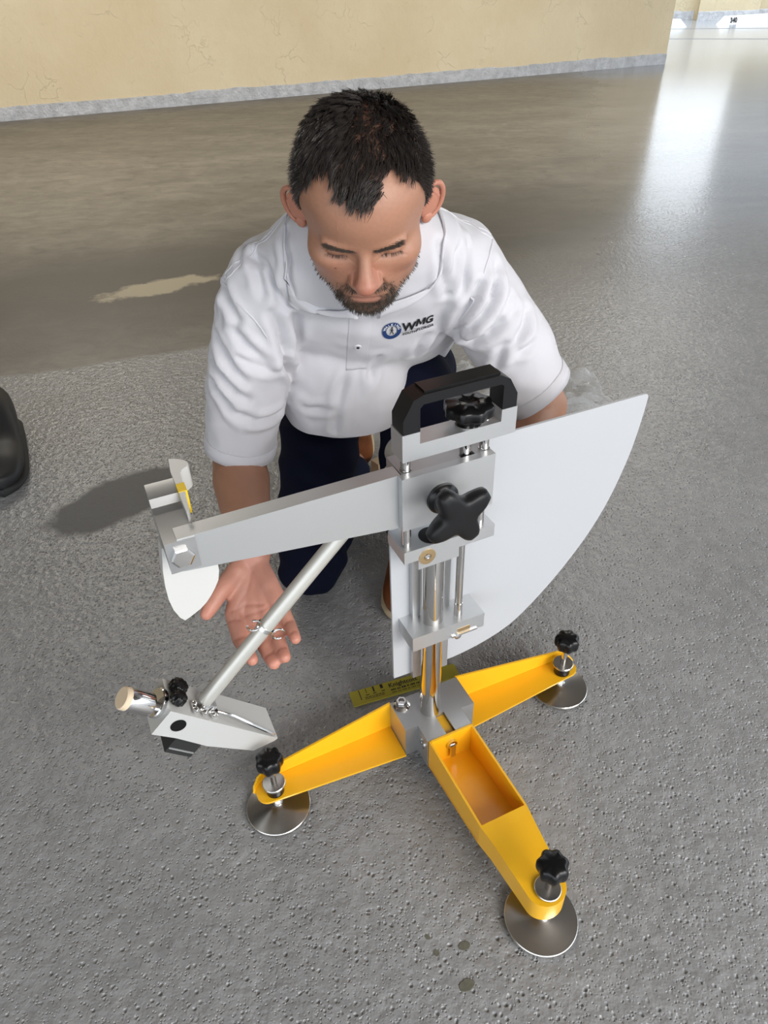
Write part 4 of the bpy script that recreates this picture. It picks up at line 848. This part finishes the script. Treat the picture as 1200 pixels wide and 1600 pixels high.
# ---------------------------------------------------------------- shirt details: collar, placket, button, seams, logo
def child_of_shirt(o, lab=None):
    o.parent = shirt; o.matrix_parent_inverse = Matrix.Identity(4)
    if lab: o['label'] = lab
    return o
def grid_mesh(name, rows, m, thick=.002, lab=None):
    nr, nc = len(rows), len(rows[0]); me = bpy.data.meshes.new(name)
    me.from_pydata([tuple(p) for r in rows for p in r], [], [(i*nc+j, i*nc+j+1, (i+1)*nc+j+1, (i+1)*nc+j) for i in range(nr-1) for j in range(nc-1)]); me.update(); shade(me, 180)
    o = link(name, me, m); md = o.modifiers.new('t', 'SOLIDIFY'); md.thickness = thick; md.offset = 0; return child_of_shirt(o, lab)
NC = neck+V3(0, -.028, -.008)          # middle of the neck opening
ndir = unit((h2w((0, -.02, -.05))[0]-NC)[None])[0]
nx = V3(1, 0, 0); ny = np.cross(ndir, nx); ny /= np.linalg.norm(ny); ny = ny if ny[1] < 0 else -ny    # ny: towards the throat
def ring(a, r, h): return NC+nx*(math.sin(a)*r)+ny*(math.cos(a)*r*1.05)+ndir*h
def along(ts, pts, t_): return np.array([np.interp(t_, ts, [p[k] for p in pts]) for k in range(3)])
for s, outer in ((-1, [(-.038, .986, .716), (-.075, .994, .7105), (-.127, 1.014, .7120), (-.123, .999, .803), (-.104, 1.06, .838), (-.060, 1.14, .845), (-.015, 1.155, .845)]),
                 (1, [(.004, .979, .722), (.025, .981, .7265), (.078, .988, .7420), (.093, .995, .805), (.080, 1.06, .838), (.035, 1.14, .845), (-.015, 1.155, .845)])):
    ts = [0, .10, .28, .5, .7, .85, 1]; rows = []
    for t_ in np.concatenate([np.linspace(0, .28, 14), np.linspace(.28, 1, 26)[1:]]):
        a = R(np.interp(t_, ts, [10, 22, 48, 84, 118, 150, 180]))*s; fr = max(0, math.cos(a))
        top = ring(a, .066, .026-.020*fr); base_in = ring(a, .067, -.006); o_ = along(ts, outer, t_); pts = [base_in, top*.5+base_in*.5, top]
        for q in np.linspace(.1, 1, 11):
            pt = top*(1-q)+o_*q; loc, nrm, _, _ = SB.find_nearest(Vector(pt)); loc, nrm = np.array(loc), np.array(nrm); h_ = (pt-loc)@nrm
            need = .0060+.009*math.sin(PI*min(1, q*.9))**1.0*(1-q)
            pts.append(pt+nrm*max(0, need-h_) if h_ > -.03 else loc+nrm*need)
        rows.append(pts)
    G_ = np.array(rows)
    for _ in range(10):
        Q = G_.copy(); Q[1:-1, 3:-1] = .5*G_[1:-1, 3:-1]+.125*(G_[:-2, 3:-1]+G_[2:, 3:-1]+G_[1:-1, 2:-2]+G_[1:-1, 4:]); G_ = Q
    for i_ in range(G_.shape[0]):
        for j_ in range(4, G_.shape[1]):
            loc, nrm, _, dd_ = SB.find_nearest(Vector(G_[i_, j_])); h_ = (Vector(G_[i_, j_])-loc).dot(nrm)
            if h_ < .0045 and dd_ < .03: G_[i_, j_] += np.array(nrm)*(.0045-h_)
    for _ in range(3): Q = G_.copy(); Q[1:-1, 3:-1] = .6*G_[1:-1, 3:-1]+.1*(G_[:-2, 3:-1]+G_[2:, 3:-1]+G_[1:-1, 2:-2]+G_[1:-1, 4:]); Q[1:-1, -1] = .6*G_[1:-1, -1]+.2*(G_[:-2, -1]+G_[2:, -1]) if 0 else Q[1:-1, -1]; G_ = Q
    grid_mesh('collar', G_, M_shirt, .0026)
# placket from the throat to below the button, following the front centre line
fc = V3(-.022, .988, .712); pe = V3(-.038, 1.075, .575)
rows = []
for q in np.linspace(0, 1, 26):
    c0 = fc*(1-q)+pe*q; rows.append([on_shirt(c0+V3(dx, 0, 0), .0028 if abs(dx) < .0155 else .0008)[0] for dx in (-.017, -.0155, -.008, 0, .008, .0155, .017)])
grid_mesh('placket', rows, M_shirt, .0016)
for q, nm in ((.58, 'button'),):
    b, bn = on_shirt(fc*(1-q)+pe*q, .0045); bm = new(); lathe(bm, [(.0052, -.001), (.0056, 0), (.0052, .0014), (.004, .0011), (.0012, .0011)], b, bn, 24); child_of_shirt(obj('button', bm, mat('pearl_button', (.75, .73, .74), .25)), 'dark-rimmed white shirt button')
    bm = new(); lathe(bm, [(.0024, .0010), (.0024, .0022), (0, .0022)], b, bn, 14); child_of_shirt(obj('button_thread', bm, mat('dark_thread', (.02, .02, .025), .8)))
# logo on the wearer's left breast: blue ring with a walking figure, lettering beside it
lc, ln = on_shirt(V3(.0498, 1.029, .6624), .0); lx = V3(1, .0, -.06); lx -= ln*(lx@ln); lx /= np.linalg.norm(lx); ly = np.cross(ln, lx)
ly = ly if ly[2] > 0 else -ly
def decal(name, polys, m, off, lab=None, org=(0, 0), sub=0):
    """polys: mesh data in logo coordinates (metres), pressed onto the cloth"""
    me = polys; vv_ = verts_of(me); out = []
    for q in vv_:
        p0 = Vector(lc+lx*(q[0]+org[0])+ly*(1.28*(q[1]+org[1]))+ln*.03); hit = SB.ray_cast(p0, Vector(-ln), .08)
        if hit[0] is None: hit = SB.find_nearest(p0)
        out.append(np.array(hit[0])+np.array(ln)*off)
    set_verts(me, np.array(out)); shade(me, 180); return child_of_shirt(link(name, me, m), lab)
def mesh2d(polys):
    bm = new()
    for pl_ in polys: bm.faces.new([bm.verts.new((x, y, 0)) for x, y in pl_])
    bmesh.ops.triangulate(bm, faces=bm.faces); me = bpy.data.meshes.new('decal'); bm.to_mesh(me); bm.free(); return me
def ringpolys(cx, cy, r0, r1, n=48): return [[(cx+r*math.cos(a), cy+r*math.sin(a)) for r, a in ((r0, 2*PI*i/n), (r1, 2*PI*i/n), (r1, 2*PI*(i+1)/n), (r0, 2*PI*(i+1)/n))] for i in range(n)]
M_blue = mat('navy_embroidery', (.012, .045, .16), .7); M_bthread = mat('black_embroidery', (.010, .010, .012), .7); M_wthread = mat('white_embroidery', (.85, .85, .87), .7)
cx = -.029
decal('logo_ring', mesh2d(ringpolys(cx, 0, .0085, .0148)), M_blue, .0026, 'navy blue logo ring')
fig = [[(-.001, .0035), (.0012, .0038), (.0014, -.0005), (-.0012, -.0005)], [(-.0010, .0032), (-.0034, .0008), (-.0038, .0012), (-.0012, .0040)], [(.0012, .0034), (.0034, .0006), (.0030, .0002), (.0010, .0026)],
       [(-.0010, -.0005), (.0004, -.0005), (-.0024, -.0062), (-.0037, -.0062)], [(.0002, -.0005), (.0014, -.0005), (.0034, -.0062), (.0020, -.0062)], [(.0002+.0015*math.cos(a), .0056+.0015*math.sin(a)) for a in np.linspace(0, 2*PI, 12, endpoint=False)]]
decal('logo_figure', mesh2d([[(x+cx, y) for x, y in q] for q in fig]), M_bthread, .0026)
def arc_text(txt, r, size, a0, a1, m, name):
    n = len(txt)
    for i, ch_ in enumerate(txt):
        if ch_ == ' ': continue
        a = R(a0+(a1-a0)*i/(n-1)); me = text_mesh(ch_, size, 'CENTER', bold=size*.02); v_ = verts_of(me); rr = a-PI/2; c_, s_ = math.cos(rr), math.sin(rr)
        q = np.stack([cx+r*math.cos(a)+v_[:, 0]*c_-v_[:, 1]*s_, r*math.sin(a)+v_[:, 0]*s_+v_[:, 1]*c_, v_[:, 2]*0], 1); set_verts(me, q); decal(name, me, m, .0032)
arc_text('WALKING', .0098, .0056, 158, 22, M_wthread, 'logo_letter')
def put_text(txt, x, y, size, bold, shear=0, sp=1.0, name='logo_letter', sy=1.0, rise=0.):
    me = text_mesh(txt, size, bold=bold, shear=shear, spacing=sp); v_ = verts_of(me); q = np.stack([v_[:, 0]+x, v_[:, 1]*sy+y+rise*v_[:, 0], v_[:, 2]*0], 1); set_verts(me, q); decal(name, me, M_bthread, .0026)
put_text('W', -.0128, -.0030, .0200, .0007, .0, 1); M_pol = [[(0, 0), (.0032, 0), (.0052, .0125), (.0020, .0125)], [(.0020, .0125), (.0052, .0125), (.0094, .0032), (.0074, .0012)], [(.0074, .0012), (.0094, .0032), (.0150, .0125), (.0122, .0125)], [(.0112, 0), (.0144, 0), (.0158, .0125), (.0126, .0125)]]
decal('logo_letter', mesh2d([[(.0078+x, .0022+y) for x, y in q] for q in M_pol]), M_bthread, .0026); put_text('G', .0236, .0012, .0180, .0007, .0)
put_text('SOUTH', -.0115, -.0115, .0062, .0002, 0, 1.15, rise=.10); put_text('FLORIDA', .0105, -.0072, .0062, .0002, 0, 1.15, rise=-.02)
line = [(-.014+.0022*i, -.0048-.0012*math.sin(i*.55)+.00022*i) for i in range(23)]
decal('logo_swoosh', mesh2d([[(a[0], a[1]), (b[0], b[1]), (b[0], b[1]+.0004), (a[0], a[1]+.0004)] for a, b in zip(line, line[1:])]), M_bthread, .0026)
# seams: armholes and shoulder yokes, a pair of raised stitch lines each
def seam(pts, off=(0, 0, 0)):
    P_ = []
    for a, b in zip(pts, pts[1:]):
        for k in range(8): P_.append(on_shirt(np.array(a)*(1-k/8)+np.array(b)*(k/8)+np.array(off), .0006)[0])
    P_.append(on_shirt(np.array(pts[-1])+np.array(off), .0006)[0]); bm = new(); tube(bm, P_, .0017, 6); child_of_shirt(obj('seam', bm, M_shirt, smooth=180))
armR_ = [(-.235, 1.075, .738), (-.225, 1.050, .730), (-.203, 1.020, .714), (-.1816, 1.012, .692), (-.1716, 1.012, .679), (-.153, 1.024, .643), (-.1497, 1.038, .612)]
armL_ = [(.172, 1.075, .775), (.1653, 1.0455, .7636), (.1572, 1.029, .744), (.1413, 1.021, .719), (.1412, 1.021, .7046), (.1296, 1.027, .680), (.119, 1.048, .650)]
yokR = [(-.2217, 1.046, .7334), (-.1987, 1.037, .759), (-.178, 1.044, .775), (-.165, 1.05, .787), (-.1467, 1.038, .803), (-.1344, 1.043, .817), (-.118, 1.05, .828)]
yokL = [(.172, 1.075, .775), (.155, 1.068, .788), (.142, 1.078, .797), (.121, 1.075, .808), (.100, 1.055, .824), (.081, 1.035, .833)]
for pts in (armR_, armL_): seam(pts)
for pts in (yokR, yokL): seam(pts); seam(pts, (0, .010, .004))
# sleeve bands
for hem, hn, sh, el in ((hemR, hemnR, shR, elR), (hemL, hemnL, shL, elL)):
    hn = hn/np.linalg.norm(hn); a_ = np.cross(hn, V3(0, 1, 0)); a_ /= np.linalg.norm(a_); b_ = np.cross(hn, a_)
    rows = []
    for q in np.linspace(0, 2*PI, 57):
        col_ = []
        for k in (-.026, -.024, -.012, -.001):
            c = hem+hn*k; d_ = a_*math.cos(q)+b_*math.sin(q); hit = SB.ray_cast(Vector(c), Vector(d_), .11)
            col_.append(np.array(hit[0])+d_*(.0022 if k > -.0255 else .0004) if hit[0] is not None else None)
        rows.append(col_)
    for i, r_ in enumerate(rows):
        for j, x in enumerate(r_):
            if x is None: r_[j] = next((y for y in r_ if y is not None), None)
    rows = [r_ for r_ in rows if all(x is not None for x in r_)]
    grid_mesh('sleeve_band', rows, M_shirt, .002)
# ---------------------------------------------------------------- trousers
def rest_on_floor(me, z0=.004):
    v = verts_of(me); v[:, 2] = np.maximum(v[:, 2], z0); set_verts(me, v)
sol = [ellipsoid(ctr(.98, -.01), (.172, .125, .17), M3, 28, 20), capsule([hipR, hipR*.5+knR*.5, knR+V3(0, .0, .01)], (.095, .085, .073), 24), capsule([knR+V3(0, .01, .005), knR*.5+anR*.5, anR+V3(0, -.05, .01)], (.070, .066, .052), 24),
       capsule([hipL, hipL*.45+knL*.55, knL], (.100, .088, .072), 24), capsule([knL, knL*.5+anL*.5, anL+V3(0, 0, .03)], (.071, .066, .056), 24)]
mt = fuse(sol, .006, 10, .6); v = verts_of(mt); n_ = normals_of(mt)
kd = np.exp(-((np.linalg.norm(v-knR, axis=1)-.06)/.05)**2)
disp = .0045*fold(v, (.3, .6, .75), 80, 2.)*.6+.003*nz(v, 16., 5.)+.003*kd*fold(v, (.7, .5, .3), 120, 9.)
v = v+n_*disp[:, None]; set_verts(mt, v); rest_on_floor(mt, .003); shade(mt, 180); to_local(link('trousers', mt, M_navy))
# ---------------------------------------------------------------- brown shoes
M_leather = mat('brown_leather', (.17, .055, .018), .4); t = NT(M_leather); t.set('Base Color', t.mix(t.noise(t.pos(), 40, 4), (.10, .03, .010), (.22, .075, .025)))
M_sole = mat('tan_sole', (.46, .36, .23), .7)
def shoe(name, m, msole, heel, toe, width, h, parent, up_=(0, 0, 1), label=None, lace=None):
    heel, toe, up_ = Vector(heel), Vector(toe), Vector(up_).normalized(); d = toe-heel; L = d.length; d.normalize(); sd = d.cross(up_).normalized(); up_ = sd.cross(d).normalized()
    def W_(a): return width*(.72+.28*math.sin(min(1, a/.7)*PI*.5+.0))*(1 if a < .72 else math.sqrt(max(0, 1-((a-.72)/.28)**2.4)))*(1 if a > .1 else math.sqrt(max(0, 1-((.1-a)/.1)**2*.75)))
    def T_(a): return h*(1.0 if a < .25 else (1.0-.48*smoothstep(.25, .62, a) if a < .75 else .52-.16*smoothstep(.75, 1, a)))
    def build(z0, top, grow, a0, nm, mm, par):
        bm = new(); rows = []; K = 22
        for i in range(29):
            a = i/28; w_ = max(.0015, W_(a)*.5+grow); tz = top(a); ring = []
            for k in range(K):
                th = 2*PI*k/K; c, s = math.cos(th), math.sin(th); x = w_*abs(c)**.75*(1 if c > 0 else -1); z = z0+(tz-z0)*(.5+.5*abs(s)**.7*(1 if s > 0 else -1)); 
                if s > 0: x *= 1-.34*max(0, s)**2
                ring.append(bm.verts.new(heel+d*(L*a+grow*(2*a-1))+sd*x+up_*z))
            rows.append(ring)
        for r0, r1 in zip(rows, rows[1:]):
            for k in range(K): bm.faces.new((r0[k], r0[(k+1) % K], r1[(k+1) % K], r1[k]))
        bm.faces.new(rows[0]); bm.faces.new(rows[-1]); o = obj(nm, bm, mm, None, smooth=60); return o
    up_o = build(.016, lambda a: float(T_(a)), 0, 0, name, m, parent)
    so = build(0, lambda a: .024, .004, 0, 'sole', msole, None)
    if label: up_o['label'] = label
    return up_o, so
def shoe_on_person(*a, **k):
    u_, s_ = shoe(*a, PER, **k); to_local(u_); s_.parent = u_; 
shoe_on_person('shoe', M_leather, M_sole, (.075, 1.325, .001), (.030, 1.045, .001), .100, .095)
shoe_on_person('shoe', M_leather, M_sole, (-.085, 1.625, .265), (-.070, 1.665, .005), .100, .09, up_=(0, -.95, .2))

# ---------------------------------------------------------------- other things on the floor
# toe of a bystander's black boot at the left edge
M_boot = mat('black_boot_leather', (.010, .010, .011), .55); M_bsole = mat('black_rubber_sole', (.012, .012, .012), .7)
BT = empty('boot', (-1.1, 1.75, 0)); tag(BT, 'black boot of a bystander cut off by the left edge', 'boot')
u_, s_ = shoe('upper', M_boot, M_bsole, (-1.17, 1.95, .0), (-1.015, 1.56, .0), .125, .15, None); u_.parent = BT; u_.matrix_parent_inverse = Matrix.Translation((1.1, -1.75, 0)); s_.parent = BT; s_.matrix_parent_inverse = Matrix.Translation((1.1, -1.75, 0))
# clear plastic bag crumpled on the floor behind the man
M_clear = mat('clear_plastic', (.75, .77, .78), .12, 0, Alpha=.3); 
bm = new(); NX, NY = 46, 30; g = {}
for i in range(NX):
    for j in range(NY):
        x, y = i/(NX-1), j/(NY-1); q = (x*7, y*5, 2.3)
        cr = abs(mnoise.noise(q))*1.6+.5*abs(mnoise.noise((x*19, y*13, 7.)))
        edge = min(1, 6*min(x, 1-x, y, 1-y)); wob = .03*mnoise.noise((x*4, y*4, 9))
        g[i, j] = bm.verts.new((.20+.52*x+wob, 1.86+.36*y+wob+.06*math.sin(x*5), .004+.045*edge*cr))
for i in range(NX-1):
    for j in range(NY-1): bm.faces.new((g[i, j], g[i+1, j], g[i+1, j+1], g[i, j+1]))
o = obj('plastic_bag', bm, M_clear, None, smooth=40); tag(o, 'clear crumpled plastic bag on the floor behind the man', 'plastic bag')
# small tan block with dark stripes between the man's legs
WB = empty('striped_block', (.035, 1.63, 0), R(38)); tag(WB, 'small tan block with dark brown stripes on the floor behind the man', 'block')
bm = new(); box(bm, -.07, .07, -.016, .016, 0, .05); obj('body', bm, M_sole, WB, bevel=.003)
M_stripe = mat('dark_brown_stripe', (.05, .02, .012), .6)
for k in range(3):
    bm = new(); box(bm, -.065, .065, -.030-.014*k, -.0165-.014*k, 0, .046-.004*k); obj('stripe', bm, M_stripe if k % 2 == 0 else mat('tan_stripe', (.32, .20, .11), .6), WB, bevel=.002)
# paper scrap on the floor
bm = new(); v_ = [bm.verts.new(q) for q in ((-.012, -.002, .0005), (.012, .001, .003), (.013, .005, .0035), (-.010, .003, .001))]; bm.faces.new(v_); bmesh.ops.solidify(bm, geom=bm.faces[:], thickness=.0006)
o = obj('paper_scrap', bm, mat('paper', (.75, .75, .75), .8), None); o.location = (.66, 2.46, .0005); o.rotation_euler = (0, 0, R(35)); tag(o, 'tiny white paper scrap on the floor right of the sleeve', 'paper scrap')
